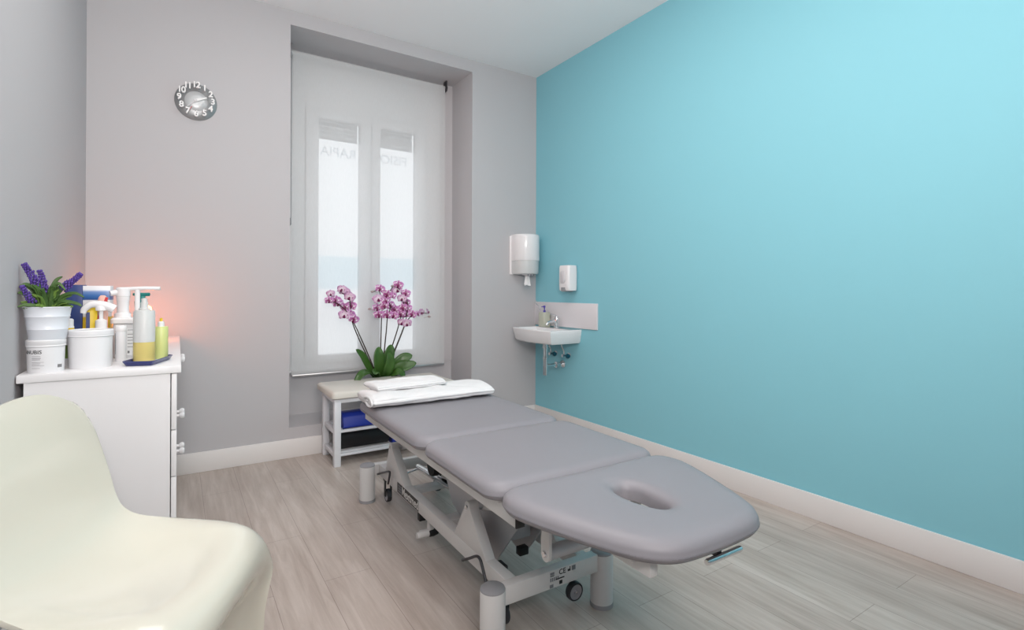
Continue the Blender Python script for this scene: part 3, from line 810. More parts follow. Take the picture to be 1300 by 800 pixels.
# base
for s in (-1, 1):
    r = box('base_rail', s * 0.158 - 0.022, s * 0.158 + 0.022, -0.70, 0.70, 0.146, 0.206, M['enamel'], TT, 0.004)
    if s < 0:
        box('nameplate', -0.1815, -0.1795, 0.095, 0.385, 0.152, 0.202, M['black'], r)
        text('nameplate_lettering', 'Mextmed', 0.058, M['plate_ink'], r, mx((-0.1818, 0.205, 0.177), (0, -1, 0), (0, 0, 1)))
        bm = bmesh.new()
        for i in range(3):
            for j in range(3): b_box(bm, -0.1822, -0.1812, 0.325 + i * 0.016, 0.325 + i * 0.016 + 0.011, 0.16 + j * 0.013, 0.16 + j * 0.013 + 0.009)
        from_bm('nameplate_emblem', bm, M['ink_grey'], r, smooth=False)
for s in (-1, 1):
    r = box('cross_beam', -0.215, 0.215, s * 0.715 - 0.02, s * 0.715 + 0.02, 0.142, 0.207, M['enamel'], TT, 0.004)
    if s < 0:
        yy = -0.7353; X, Zd = (1, 0, 0), (0, 0, 1)
        text('beam_marking', 'CE', 0.026, M['ink'], r, mx((0.036, yy, 0.192), X, Zd), 0.0003)
        bm = bmesh.new()
        b_box(bm, 0.060, 0.070, yy - 0.0003, yy, 0.185, 0.193); b_box(bm, 0.069, 0.073, yy - 0.0003, yy, 0.185, 0.201)
        b_box(bm, -0.018, 0.0, yy - 0.0003, yy, 0.186, 0.189)
        b_box(bm, 0.006, 0.045, yy - 0.0003, yy, 0.169, 0.1735); b_box(bm, 0.022, 0.036, yy - 0.0003, yy, 0.150, 0.163)
        from_bm('beam_marking', bm, M['ink'], r, smooth=False)
        bm = bmesh.new()
        b_box(bm, -0.018, 0.0, yy - 0.0003, yy, 0.191, 0.200); b_box(bm, 0.078, 0.096, yy - 0.0003, yy, 0.184, 0.201)
        for i in range(5): b_box(bm, -0.018 + i * 0.008, -0.0125 + i * 0.008, yy - 0.0003, yy, 0.168, 0.181)
        b_box(bm, -0.020, -0.004, yy - 0.0003, yy, 0.146, 0.158)
        from_bm('beam_marking', bm, M['ink_grey'], r, smooth=False)
for sx in (-1, 1):
    for sy in (-1, 1):
        c = (sx * 0.240, sy * 0.715, 0)
        f = lathe('foot', [(0.040, 0.014), (0.043, 0.016), (0.043, 0.200), (0.042, 0.202)], M['enamel'], TT, 36, c)
        lathe('foot_cap', [(0.0425, 0.200), (0.0425, 0.205), (0.038, 0.209), (0.0, 0.211)], M['enamel_grey'], f, 36, c)
        lathe('floor_pad', [(0.044, 0.0), (0.0445, 0.010), (0.042, 0.016)], M['enamel_grey'], f, 36, c)
# uprights and pivot tubes
def upright(ya, yb0, yb1, s):
    poly = [(yb0, 0.20), (yb1, 0.20)]
    for i in range(9):
        a = -PI * 0.05 + PI * 1.1 * i / 8
        poly.append((ya + 0.020 * math.cos(a), 0.352 + 0.020 * math.sin(a)))
    return poly
PZ = 0.352
for ya, y0, y1 in ((-0.405, -0.56, -0.285), (0.505, 0.28, 0.585)):
    for s in (-1, 1):
        pl = [(y0, 0.20), (y1, 0.20)] + [(ya + 0.022 * math.cos(-0.1 + (PI + 0.2) * i / 8), PZ + 0.022 * math.sin(-0.1 + (PI + 0.2) * i / 8)) for i in range(9)]
        x = s * 0.158
        u = prism('upright', pl, 'X', x - 0.021, x + 0.021, M['enamel'], TT, 0.003)
        lathe('pivot_bolt', [(0.0, -0.006), (0.008, -0.005), (0.009, 0.0), (0.009, 0.001)], M['chrome'], u, 12, (x + s * 0.0225 if s > 0 else x - 0.0225, ya, PZ), 'X')
    lathe('pivot_tube', [(0.021, -0.137), (0.021, 0.137)], M['steel_grey'], TT, 24, (0, ya, PZ), 'X')
# lift arms: from the pivot tubes up to the frame
def arm(name, p, q, x, w, h, m):
    p, q = Vector((0, p[0], p[1])), Vector((0, q[0], q[1])); d = q - p; ang = math.atan2(d.z, d.y)
    mid = (p + q) / 2
    return box(name, x - w / 2, x + w / 2, mid.y - d.length / 2, mid.y + d.length / 2, mid.z - h / 2, mid.z + h / 2, m, TT, 0.004, rot=Matrix.Rotation(ang, 3, 'X'), about=(x, mid.y, mid.z))
for s in (-1, 1):
    arm('lift_arm', (0.505, PZ), (0.02, 0.525), s * 0.105, 0.03, 0.05, M['enamel'])
    arm('lift_arm', (-0.405, PZ), (-0.885, 0.515), s * 0.105, 0.03, 0.05, M['enamel'])
# actuator channel and motor
for s in (-1, 1):
    prism('actuator_plate', [(0.05, 0.36), (-0.05, 0.22), (-0.40, 0.115), (-0.435, 0.115), (-0.605, 0.318), (-0.66, 0.50), (-0.30, 0.50)], 'X', s * 0.07 - 0.003, s * 0.07 + 0.003, M['steel_grey'], TT)
arm('actuator', (0.02, 0.235), (-0.52, 0.27), 0.0, 0.085, 0.075, M['steel_grey'])
lathe('actuator_motor', [(0.0, -0.09), (0.045, -0.088), (0.048, -0.08), (0.048, 0.08), (0.045, 0.088), (0.0, 0.09)], M['black'], TT, 24, (0.03, 0.24, 0.30), 'X')
tube('actuator_rod', [(0, 0.02, 0.235), (0, 0.55, 0.20)], 0.018, M['chrome'], TT, 14)
box('limit_block', -0.035, 0.005, -0.565, -0.535, 0.188, 0.218, M['black'], TT, 0.003)
box('control_box', -0.105, -0.075, -0.545, -0.49, 0.130, 0.158, M['rubber'], TT, 0.004)
box('cross_member', -0.137, 0.137, -0.12, -0.05, 0.150, 0.176, M['enamel'], TT, 0.003)
box('cross_member', -0.137, 0.137, 0.30, 0.36, 0.150, 0.176, M['enamel'], TT, 0.003)
# castors
def caster(x, y, axis, name='caster'):
    r = 0.035; zc = 0.047
    bm = bmesh.new()
    b_box(bm, x - 0.022, x + 0.022, y - 0.022, y + 0.022, 0.128, 0.147, 0.003)
    if axis == 'X':
        for s in (-1, 1): b_box(bm, x + s * 0.017 - 0.002, x + s * 0.017 + 0.002, y - 0.014, y + 0.014, 0.045, 0.13, 0.001)
    else:
        for s in (1,): b_box(bm, x - 0.014, x + 0.014, y + s * 0.017 - 0.002, y + s * 0.017 + 0.002, 0.045, 0.13, 0.001)
        b_box(bm, x - 0.014, x + 0.014, y + 0.0, y + 0.018, 0.09, 0.13, 0.001)
    c = from_bm(name, bm, M['steel_grey'] if axis == 'Y' else M['black'], TT)
    w = lathe('wheel', [(0.028, -0.012), (0.033, -0.012), (r, -0.008), (r, 0.008), (0.033, 0.012), (0.028, 0.012), (0.028, -0.012)], M['rubber'], c, 28, (x, y, zc), axis, cap=False)
    lathe('wheel_hub', [(0.0, -0.013), (0.006, -0.0128), (0.008, -0.010), (0.024, -0.009), (0.0285, -0.0115), (0.0285, 0.0115), (0.024, 0.009), (0.0, 0.010)], M['wheel_grey'], w, 24, (x, y, zc), axis)
    lathe('axle_bolt', [(0.0, -0.016), (0.005, -0.015), (0.005, -0.010)], M['chrome'], w, 10, (x, y, zc), axis)
caster(-0.150, 0.625, 'X'); caster(-0.150, -0.630, 'X'); caster(0.155, -0.655, 'Y'); caster(0.150, 0.625, 'X')
# brake lever (bent rod), foot pedals
tube('brake_lever', spline([(-0.206, -0.422, 0.159), (-0.206, -0.48, 0.192), (-0.206, -0.534, 0.223), (-0.205, -0.560, 0.224), (-0.204, -0.580, 0.198), (-0.204, -0.625, 0.128)], 5), 0.0055, M['dark_metal'], TT, 10)
tube('brake_lever', spline([(-0.20, 0.655, 0.165), (-0.197, 0.55, 0.205), (-0.197, 0.475, 0.232), (-0.197, 0.458, 0.225), (-0.198, 0.48, 0.165)], 5), 0.0055, M['dark_metal'], TT, 10)
tube('brake_linkage', [(-0.13, 0.50, 0.19), (0.02, 0.545, 0.195)], 0.006, M['chrome'], TT, 8)
bm = bmesh.new(); b_box(bm, -0.205, -0.15, 0.005, 0.03, 0.078, 0.096, 0.004); b_box(bm, -0.165, -0.14, 0.0, 0.03, 0.085, 0.15, 0.004)
pdl = from_bm('foot_pedal', bm, M['enamel'], TT)
lathe('pedal_tube', [(0.0, -0.058), (0.014, -0.057), (0.015, -0.05), (0.015, 0.0)], M['enamel'], pdl, 18, (-0.165, 0.01, 0.082), 'X')
lathe('pedal_grip', [(0.014, 0.0), (0.018, 0.004), (0.019, 0.025), (0.014, 0.045), (0.0, 0.050)], M['black'], pdl, 18, (-0.165, 0.01, 0.082), 'X')
box('pedal_bracket', -0.172, -0.14, 0.10, 0.13, 0.10, 0.147, M['black'], TT, 0.003)
# head section supports
for s in (-1, 1):
    hr = box('head_rail', s * 0.165 - 0.0135, s * 0.165 + 0.0135, -1.352, -0.915, 0.518, 0.566, M['enamel'], TT, 0.003)
    pl = [(-0.925, 0.53), (-0.965, 0.53)] + [(-0.945 + 0.021 * math.cos(PI + PI * i / 8), 0.402 + 0.021 * math.sin(PI + PI * i / 8)) for i in range(9)]
    hp = prism('drop_plate', pl, 'X', s * 0.186 - 0.006, s * 0.186 + 0.006, M['enamel'], TT, 0.001)
    lathe('plate_bolt', [(0.0, -0.006), (0.009, -0.005), (0.011, 0.0), (0.011, 0.002)], M['chrome'], hp, 14, (-0.193 if s < 0 else 0.198, -0.945, 0.405), 'X')
lathe('head_cross_tube', [(0.022, -0.181), (0.022, 0.181)], M['steel_grey'], TT, 24, (0, -0.945, 0.405), 'X')
bm = bmesh.new(); b_box(bm, 0.012, 0.030, -1.395, -1.33, 0.536, 0.567, 0.002)
hh = from_bm('release_bracket', bm, M['dark_metal'], TT)
lathe('release_handle', [(0.0, -0.068), (0.007, -0.067), (0.008, -0.062), (0.008, 0.062), (0.007, 0.067), (0.0, 0.068)], M['chrome'], hh, 14, (0.028, -1.402, 0.541), 'X')

# ------------------------------------------------------------------ towels
def towel(name, label, x0, x1, yc, z0, w, h, rolled, seed, yaw=0.0, fold=1.0):
    o = thing(name, label, 'towel', ((x0 + x1) / 2, yc, z0), yaw)
    nx = 60; bm = bmesh.new(); rings = []
    ll = x1 - x0
    k = 44
    for i in range(nx + 1):
        t = i / nx; x = -ll / 2 + ll * t
        e = min(t, 1 - t) * ll
        er = min(1.0, e / 0.022); er = math.sqrt(max(0.0, 1 - (1 - er) ** 2)) * 0.55 + 0.45
        ring = []
        for j in range(k):
            a = 2 * PI * j / k; ca, sa = math.cos(a), math.sin(a)
            p = 3.2 if not rolled else 2.6
            r = 1 / (abs(ca) ** p + abs(sa) ** p) ** (1 / p)
            yy = r * ca * w / 2; zz = r * sa * h / 2
            hh = er * (1 + 0.10 * noise.noise((x * 7, seed, yy * 4)) )
            n1 = noise.noise((x * 11 + seed, yy * 14, zz * 20)) * 0.006 + noise.noise((x * 30, yy * 30 + seed, zz * 30)) * 0.0025
            # fold lines on the front face and diagonal creases on top
            zc = h / 2 + zz * hh
            if ca < -0.2 or ca > 0.2:
                zn = (zc / h)
                n1 -= 0.010 * math.exp(-((zn - 0.34 - 0.06 * math.sin(x * 5)) / 0.05) ** 2) + 0.009 * math.exp(-((zn - 0.66 - 0.05 * math.sin(x * 7 + 1)) / 0.05) ** 2)
            dirv = Vector((0, ca, sa))
            sc_ = er if abs(ca) > 0.5 else 1
            yy2 = yy * (0.97 + 0.03 * er)
            crease = 0.011 * math.exp(-((x - 0.12 * ll + 1.6 * (yy) ) / 0.018) ** 2) * max(0, sa) * fold
            v = Vector((x + noise.noise((yy * 9, seed, zz * 9)) * 0.008, yy2, max(0.0, zc))) + dirv * n1
            v.z = max(0.0008, v.z - crease)
            ring.append(bm.verts.new(v))
        rings.append(ring)
    for a, b in zip(rings[:-1], rings[1:]):
        for j in range(k):
            q = (j + 1) % k; bm.faces.new((a[j], a[q], b[q], b[j]))
    bm.faces.new(rings[0]); bm.faces.new(rings[-1])
    body = from_bm('cloth', bm, M['towel'], o, angle=85)
    md = body.modifiers.new('sub', 'SUBSURF'); md.levels = 1; md.render_levels = 1
    if rolled:   # visible spiral edge of the fold at the left end
        pts = []
        for i in range(36):
            a = i / 35 * 2.2 * PI; rr = 1 - 0.62 * i / 35
            pts.append((-ll / 2 - 0.003, -w * 0.30 + 0.075 * rr * math.cos(a + 0.4), h * 0.48 + h * 0.40 * rr * math.sin(a + 0.4)))
        tube('rolled_edge', pts, 0.006, M['towel'], o, 8)
    return o
towel('folded_towel', 'long white folded towel lying across the far end of the table', -2.045, -1.365, -1.405, ZT + 0.0005, 0.29, 0.066, True, 1.7, -0.0157)
towel('folded_towel', 'small white folded towel on top of the long towel', -2.00, -1.60, -1.335, ZT + 0.062, 0.21, 0.038, False, 5.2, 0.06)

# ------------------------------------------------------------------ chest of drawers
dr = thing('chest_of_drawers', 'long white chest of drawers with round knobs against left wall', 'chest of drawers', (XL, -0.825, 0))
ZD = 0.905
box('top', 0.004, 0.475, -0.775, 0.765, ZD - 0.028, ZD, M['dresser'], dr, 0.003)
bm = bmesh.new()
b_box(bm, 0.022, 0.440, -0.768, -0.750, 0.0, ZD - 0.028, 0.001)
b_box(bm, 0.022, 0.440, 0.740, 0.758, 0.0, ZD - 0.028, 0.001)
b_box(bm, 0.022, 0.030, -0.750, 0.740, 0.02, ZD - 0.028)
b_box(bm, 0.030, 0.438, -0.750, 0.740, 0.04, 0.058)
b_box(bm, 0.030, 0.438, -0.012, 0.006, 0.058, ZD - 0.028)
b_box(bm, 0.03, 0.425, -0.75, 0.74, 0.0, 0.04)
from_bm('carcass', bm, M['dresser'], dr, smooth=False)
rows = [(0.060, 0.475, 0.388), (0.479, 0.655, 0.565), (0.659, 0.874, 0.848)]
for z0, z1, zk in rows:
    for y0, y1, yk in ((-0.768, -0.006, -0.056), (-0.002, 0.758, 0.048)):
        bm = bmesh.new(); b_box(bm, 0.443, 0.461, y0, y1, z0, z1, 0.002)
        d = from_bm('drawer', bm, M['dresser'], dr)
        lathe('knob', [(0.008, 0.461), (0.007, 0.470), (0.015, 0.478), (0.017, 0.486), (0.013, 0.494), (0.0, 0.497)], M['plastic_white'], d, 18, (0, yk, zk), 'X')

# ---- things on the chest
def cyl_label(me, r, ang0):
    for v in me.vertices:
        a = ang0 + v.co.x / r; rr = r + v.co.z
        v.co = Vector((rr * math.cos(a), rr * math.sin(a), v.co.y))
    return me
def wrap_text(name, body, size, r, ang, z, m, par):
    me = text_mesh(body, size, 0.0003, 'LEFT')
    # subdivide long faces is not needed at this size
    for v in me.vertices: v.co.y += z
    cyl_label(me, r, ang); return link(name, me, m, par)
def wrap_bars(name, bars, r, m, par):
    bm = bmesh.new()
    for a0, a1, z0, z1 in bars:
        k = max(2, int((a1 - a0) / 0.06)); A = []; B = []
        for i in range(k + 1):
            a = a0 + (a1 - a0) * i / k
            A.append(bm.verts.new((r * math.cos(a), r * math.sin(a), z0))); B.append(bm.verts.new((r * math.cos(a), r * math.sin(a), z1)))
        for i in range(k): bm.faces.new((A[i], A[i + 1], B[i + 1], B[i]))
    return from_bm(name, bm, m, par, recalc=False)
def tub(label, loc, r, h, rl):
    t = thing('cream_tub', label, 'tub', loc)
    lathe('body', [(r * 0.94, 0.0), (r * 0.96, 0.003), (r, h - 0.026), (r * 0.99, h - 0.022)], M['tub'], t, 48)
    lathe('lid', [(r * 1.0, h - 0.026), (rl, h - 0.024), (rl, h - 0.021), (rl * 0.985, h - 0.020), (rl * 0.985, h - 0.018), (rl, h - 0.017), (rl, h - 0.004), (rl - 0.004, h), (rl - 0.008, h), (rl - 0.010, h - 0.003), (0, h - 0.003)], M['tub'], t, 48)
    return t
h1 = 0.116
t1 = tub('white cream tub printed with black lettering under the lavender pot', (-3.222, -1.525, ZD), 0.052, h1, 0.055)
a0 = -PI / 2 - 0.75
wrap_text('lettering', 'ANUBIS', 0.018, 0.0517, a0 - 0.50, 0.073, M['ink'], t1)
wrap_bars('fine_print', [(a0 + 0.12, a0 + 0.62, 0.058, 0.0592), (a0 + 0.12, a0 + 0.64, 0.0515, 0.0532), (a0 + 0.12, a0 + 0.60, 0.0468, 0.0483), (a0 + 0.12, a0 + 0.8, 0.038, 0.0388), (a0 + 0.12, a0 + 0.62, 0.034, 0.0348), (a0 + 0.12, a0 + 0.6, 0.030, 0.0308), (a0 + 0.12, a0 + 0.82, 0.026, 0.0268), (a0 + 0.12, a0 + 0.6, 0.017, 0.018)] , 0.0518, M['ink_grey'], t1)
bars = [(PI * -0.5 + 0.80 + i * 0.055, PI * -0.5 + 0.80 + i * 0.055 + 0.03, 0.016, 0.027) for i in range(6)]
wrap_bars('barcode', bars, 0.0518, M['ink'], t1)

# lavender in white pot on the tub
lv = thing('potted_lavender', 'purple artificial lavender in a white ribbed pot on a tub', 'plant', (-3.218, -1.525, ZD + h1 - 0.002))
lathe('pot', [(0.0, 0.001), (0.050, 0.001), (0.052, 0.004), (0.0555, 0.035), (0.057, 0.037), (0.0558, 0.039), (0.061, 0.080), (0.0628, 0.082), (0.0615, 0.085), (0.0655, 0.112), (0.068, 0.115), (0.066, 0.117), (0.063, 0.114), (0.060, 0.095), (0.0, 0.095)], M['pot'], lv, 44)
rl_ = random.Random(11)
def blade(pts, w, m): leaf('leaf', pts, w, m, lv, 0.3, (0.3, -0.8, 0.5))
for i in range(90):
    a = rl_.uniform(0, 2 * PI); out = rl_.uniform(0.03, 0.075); z = rl_.uniform(0.14, 0.205)
    if i < 34: out = rl_.uniform(0.05, 0.078); z = rl_.uniform(0.112, 0.135)
    # stay clear of the wall on the left
    x = math.cos(a) * out; y = math.sin(a) * out
    x = max(x, -0.066)
    blade([(x * 0.15, y * 0.15, 0.09), (x * 0.55, y * 0.55, 0.095 + (z - 0.09) * 0.7), (x, y, z)], rl_.uniform(0.005, 0.009), M['leaf_pale' if i < 44 else 'leaf'])
for pts in ([(0.0, 0, 0.1), (0.035, -0.01, 0.15), (0.075, -0.02, 0.165), (0.105, -0.03, 0.150)], [(0, 0, 0.1), (0.04, -0.03, 0.135), (0.085, -0.045, 0.128), (0.10, -0.05, 0.118)],
            [(0, 0, 0.1), (-0.02, -0.01, 0.16), (-0.05, -0.02, 0.195), (-0.070, -0.03, 0.19)], [(0, 0, 0.1), (0.012, -0.02, 0.17), (0.025, -0.02, 0.21), (0.042, -0.02, 0.225)],
            [(0, 0, 0.1), (-0.03, -0.03, 0.14), (-0.06, -0.04, 0.165), (-0.071, -0.045, 0.165)], [(0, 0, 0.1), (0.01, -0.02, 0.16), (0.03, -0.03, 0.20), (0.055, -0.04, 0.175)],
            [(0, -0.02, 0.1), (-0.02, -0.05, 0.12), (-0.05, -0.06, 0.125), (-0.068, -0.065, 0.118)]):
    blade(pts, 0.006, M['leaf'])
def spike(base, tip, n, r0):
    bm = bmesh.new(); base, tip = Vector(base), Vector(tip); d = tip - base
    b_tube(bm, [Vector((0, 0, 0.1)) , base, tip], 0.0016, 5)
    for i in range(n):
        t = i / (n - 1); p = base + d * t
        rad = r0 * (1 - 0.55 * t)
        for q in range(6):
            a = q * PI / 3 + i * 0.6
            s = d.normalized().orthogonal().normalized(); u = s.cross(d.normalized())
            c = p + (s * math.cos(a) + u * math.sin(a)) * rad * rl_.uniform(0.7, 1.1) + d.normalized() * 0.003
            tt = bmesh.new(); bmesh.ops.create_icosphere(tt, subdivisions=1, radius=0.0036 * rl_.uniform(0.8, 1.25))
            for v in tt.verts: v.co = Vector((v.co.x, v.co.y, v.co.z * 1.5)) + c
            merge(bm, tt)
    from_bm('flower_spike', bm, M['lavender'], lv)
spike((-0.015, -0.01, 0.175), (-0.058, -0.02, 0.262), 13, 0.015)
spike((-0.005, 0.0, 0.165), (-0.022, 0.005, 0.240), 9, 0.013)
spike((0.040, -0.01, 0.178), (0.090, -0.012, 0.232), 11, 0.014)
spike((-0.035, -0.03, 0.13), (-0.058, -0.045, 0.185), 8, 0.011)

h2 = 0.142
t2 = tub('plain white round tub with flat lid at the chest corner', (-3.104, -1.470, ZD), 0.067, h2, 0.0705)

def prod(name, label, loc, rz=0.0, cat='bottle'): return thing(name, label, cat, (loc[0], loc[1], ZD if len(loc) < 3 else loc[2]), rz)
# small yellow labelled bottle between the tubs
o = prod('lotion_bottle', 'small white bottle with yellow label squeezed behind the two tubs', (-3.185, -1.385))
lathe('body', [(0.020, 0), (0.022, 0.003), (0.022, 0.15), (0.016, 0.158), (0.012, 0.16)], M['tub'], o, 24)
lathe('cap', [(0.0205, 0.152), (0.0205, 0.176), (0.016, 0.180), (0.0, 0.180)], M['tub'], o, 24)
wrap_bars('yellow_label', [(-PI, 0, 0.115, 0.145)], 0.0224, M['yellow'], o)
wrap_bars('olive_label', [(-PI, 0, 0.03, 0.08)], 0.0224, M['leaf_pale'], o)
# tall navy / print carton
o = prod('product_carton', 'tall navy and white product carton at the back of the chest', (-3.172, -1.10), math.radians(-8), 'box')
box('side_panel', -0.060, -0.002, 0.002, 0.062, 0.0, 0.312, M['navy'], o, 0.001)
box('front_panel', -0.001, 0.094, 0.004, 0.062, 0.0, 0.308, M['carton'], o, 0.001)
# yellow pack
o = prod('yellow_pack', 'yellow printed pack in front of the tall carton', (-3.123, -1.275), math.radians(10), 'box')
box('pack_body', -0.018, 0.018, -0.012, 0.012, 0, 0.222, M['yellow'], o, 0.003)
box('pack_print', -0.018, -0.006, -0.0128, -0.0118, 0.10, 0.20, M['navy'], o)
# white lotion pump with broad curved head behind tub
o = prod('pump_bottle', 'white pump bottle with broad curved head behind the plain tub', (-3.087, -1.33))
lathe('body', [(0.036, 0), (0.038, 0.004), (0.038, 0.115), (0.03, 0.132), (0.018, 0.138)], M['tub'], o, 32)
lathe('collar', [(0.019, 0.132), (0.019, 0.168), (0.012, 0.172), (0.010, 0.174)], M['plastic_white'], o, 24)
bm = bmesh.new(); b_lathe(bm, [(0.007, 0.17), (0.007, 0.205), (0.018, 0.208), (0.019, 0.222), (0.012, 0.232), (0.0, 0.234)], 20)
cs = spline([(0.042, 0, 0.212), (0.02, 0, 0.225), (-0.01, 0, 0.233), (-0.035, 0, 0.230), (-0.052, 0, 0.214), (-0.056, 0, 0.198)], 6)
b_tube(bm, cs, 0.018, 12, 0.55)
from_bm('pump_head', bm, M['plastic_white'], o)
# pink bottle with red stripe
o = prod('pink_bottle', 'pale pink bottle with red stripe behind the white pumps', (-3.092, -1.225))
slab('body', rrect(0.034, 0.034, 0.012, 4), [(0.004, 0), (0, 0.005), (0, 0.245), (0.004, 0.260), (0.010, 0.268)], M['pink'], o)
box('red_stripe', -0.006, 0.004, -0.0180, -0.0168, 0.15, 0.262, M['red'], o, rot=Matrix.Rotation(0.3, 3, 'Y'))
# big white canister with long-spout pump
o = prod('pump_canister', 'big white gel canister with long pump spout pointing right', (-3.010, -1.165), math.radians(-6))
slab('body', rrect(0.094, 0.11, 0.02, 5), [(0.004, 0), (0, 0.005), (0, 0.142), (0.004, 0.146)], M['tub'], o)
slab('shoulder', rrect(0.108, 0.125, 0.02, 5), [(0.004, 0.146), (0, 0.149), (0, 0.165), (0.006, 0.172)], M['plastic_white'], o)
bm = bmesh.new(); b_lathe(bm, [(0.030, 0.172), (0.030, 0.188), (0.022, 0.192), (0.022, 0.240), (0.024, 0.246), (0.024, 0.262), (0.026, 0.264), (0.026, 0.296), (0.020, 0.302), (0.0, 0.303)], 28, (-0.018, 0, 0))
b_tube(bm, [(-0.018, 0, 0.294), (0.05, -0.004, 0.298), (0.118, -0.008, 0.298)], 0.0085, 12)
b_lathe(bm, [(0.010, 0.17), (0.010, 0.292)], 16, (0.033, 0.0, 0))
b_tube(bm, [(-0.018, 0, 0.285), (-0.06, -0.02, 0.275)], 0.012, 12)
from_bm('pump', bm, M['plastic_white'], o)
bm = bmesh.new()
b_box(bm, 0.004, 0.044, -0.0558, -0.0550, 0.012, 0.125)
from_bm('label', bm, M['paper'], o, smooth=False)
bm = bmesh.new()
for i, (a, b) in enumerate(((0.022, 0.118), (0.0, 0.0), (0.025, 0.10), (0.02, 0.086), (0.030, 0.074), (0.018, 0.06), (0.026, 0.046))):
    if b: b_box(bm, 0.008, 0.010 + a, -0.0562, -0.0558, b, b + 0.0022)
b_box(bm, 0.008, 0.015, -0.0562, -0.0558, 0.02, 0.03); b_box(bm, 0.026, 0.034, -0.0562, -0.0558, 0.022, 0.028)
from_bm('label_print', bm, M['ink_grey'], o, smooth=False)
# slim white bottle in front
o = prod('slim_bottle', 'slim plain white bottle right of the plain tub', (-3.023, -1.335))
lathe('body', [(0.017, 0), (0.018, 0.003), (0.018, 0.118), (0.017, 0.122)], M['tub'], o, 28)
lathe('cap', [(0.0185, 0.122), (0.0195, 0.124), (0.0195, 0.142), (0.017, 0.146), (0.0, 0.146)], M['plastic_white'], o, 28)
wrap_bars('teal_stripe', [(-PI * 0.97, -PI * 0.86, 0.03, 0.115)], 0.0183, M['valve_blue'], o)
# teal trigger spray
o = prod('spray_bottle', 'spray bottle with teal trigger head behind the oil bottle', (-2.966, -1.03))
lathe('body', [(0.034, 0), (0.036, 0.004), (0.036, 0.13), (0.022, 0.172), (0.014, 0.185)], M['tub'], o, 28)
bm = bmesh.new(); b_lathe(bm, [(0.017, 0.182), (0.019, 0.185), (0.018, 0.222), (0.011, 0.238), (0.009, 0.262), (0.0, 0.263)], 18)
b_box(bm, -0.030, 0.030, -0.010, 0.010, 0.262, 0.278, 0.004); b_box(bm, -0.012, 0.012, -0.009, 0.009, 0.245, 0.266, 0.003)
b_box(bm, -0.036, -0.028, -0.006, 0.006, 0.264, 0.276, 0.002)
b_tube(bm, [(-0.016, 0, 0.262), (-0.026, 0, 0.235), (-0.024, 0, 0.205)], 0.0045, 8)
from_bm('trigger_head', bm, M['teal_plastic'], o)

# tray with two bottles
ty = thing('tray', 'navy blue rectangular tray with pale inside at chest edge', 'tray', (-2.925, -1.445, ZD), math.radians(-18))
bm = bmesh.new(); P0 = rrect(0.112, 0.215, 0.02, 2)
b_loft(bm, [[(x, y, z) for x, y in offset(P0, i)] for i, z in ((0.014, 0.0), (0.012, 0.001), (0.0, 0.018), (0.002, 0.0195), (0.005, 0.0195), (0.014, 0.006))])
from_bm('tray_body', bm, M['tray_blue'], ty, angle=30)
slab('tray_lining', offset(P0, 0.0145), [(0.0, 0.0055), (0.001, 0.0070)], M['tray_in'], ty)
zt = ZD + 0.0071
o = prod('oil_bottle', 'tall frosted squeeze bottle half full of yellow oil on the tray', (-2.940, -1.452, zt))
lathe('oil', [(0.034, 0), (0.0365, 0.004), (0.0365, 0.078), (0.0, 0.078)], M['oil'], o, 40)
lathe('body', [(0.0365, 0.0782), (0.0365, 0.196), (0.033, 0.203), (0.020, 0.205)], M['squeeze'], o, 40)
lathe('cap', [(0.0185, 0.204), (0.0185, 0.210), (0.013, 0.214), (0.0125, 0.232), (0.010, 0.238), (0.0105, 0.250), (0.0, 0.252)], M['squeeze'], o, 28)
o = prod('lime_bottle', 'short lime translucent bottle on the tray behind the oil bottle', (-2.886, -1.372, zt))
lathe('body', [(0.023, 0), (0.025, 0.003), (0.025, 0.128), (0.023, 0.132)], M['lime'], o, 32)
lathe('cap', [(0.012, 0.131), (0.011, 0.150), (0.006, 0.154), (0.0, 0.154)], M['tub'], o, 20)
lathe('cap_tip', [(0.0055, 0.153), (0.005, 0.166), (0.0, 0.168)], M['yellow'], o, 14)

# salt lamp glowing at the wall
sl = thing('salt_lamp', 'glowing orange salt lamp at the back wall end of the chest', 'lamp', (-2.985, -0.33, ZD))
lathe('base', [(0.05, 0), (0.055, 0.004), (0.055, 0.018), (0.05, 0.022)], M['wood'], sl, 28)
bm = bmesh.new(); bmesh.ops.create_icosphere(bm, subdivisions=4, radius=1.0)
for v in bm.verts:
    n = noise.noise(v.co * 2.2) * 0.16 + noise.noise(v.co * 5) * 0.06
    v.co = Vector((v.co.x * 0.046 * (1 + n), v.co.y * 0.046 * (1 + n), 0.022 + 0.092 + v.co.z * 0.092 * (1 + n * 0.6)))
    if v.co.z < 0.022: v.co.z = 0.022
from_bm('crystal', bm, M['salt'], sl)

# ------------------------------------------------------------------ cream moulded chair
ch = thing('cantilever_chair', 'glossy cream one-piece moulded plastic chair beside the chest', 'chair', (-2.903, -2.280, 0), math.radians(-116))
CS = 1.04
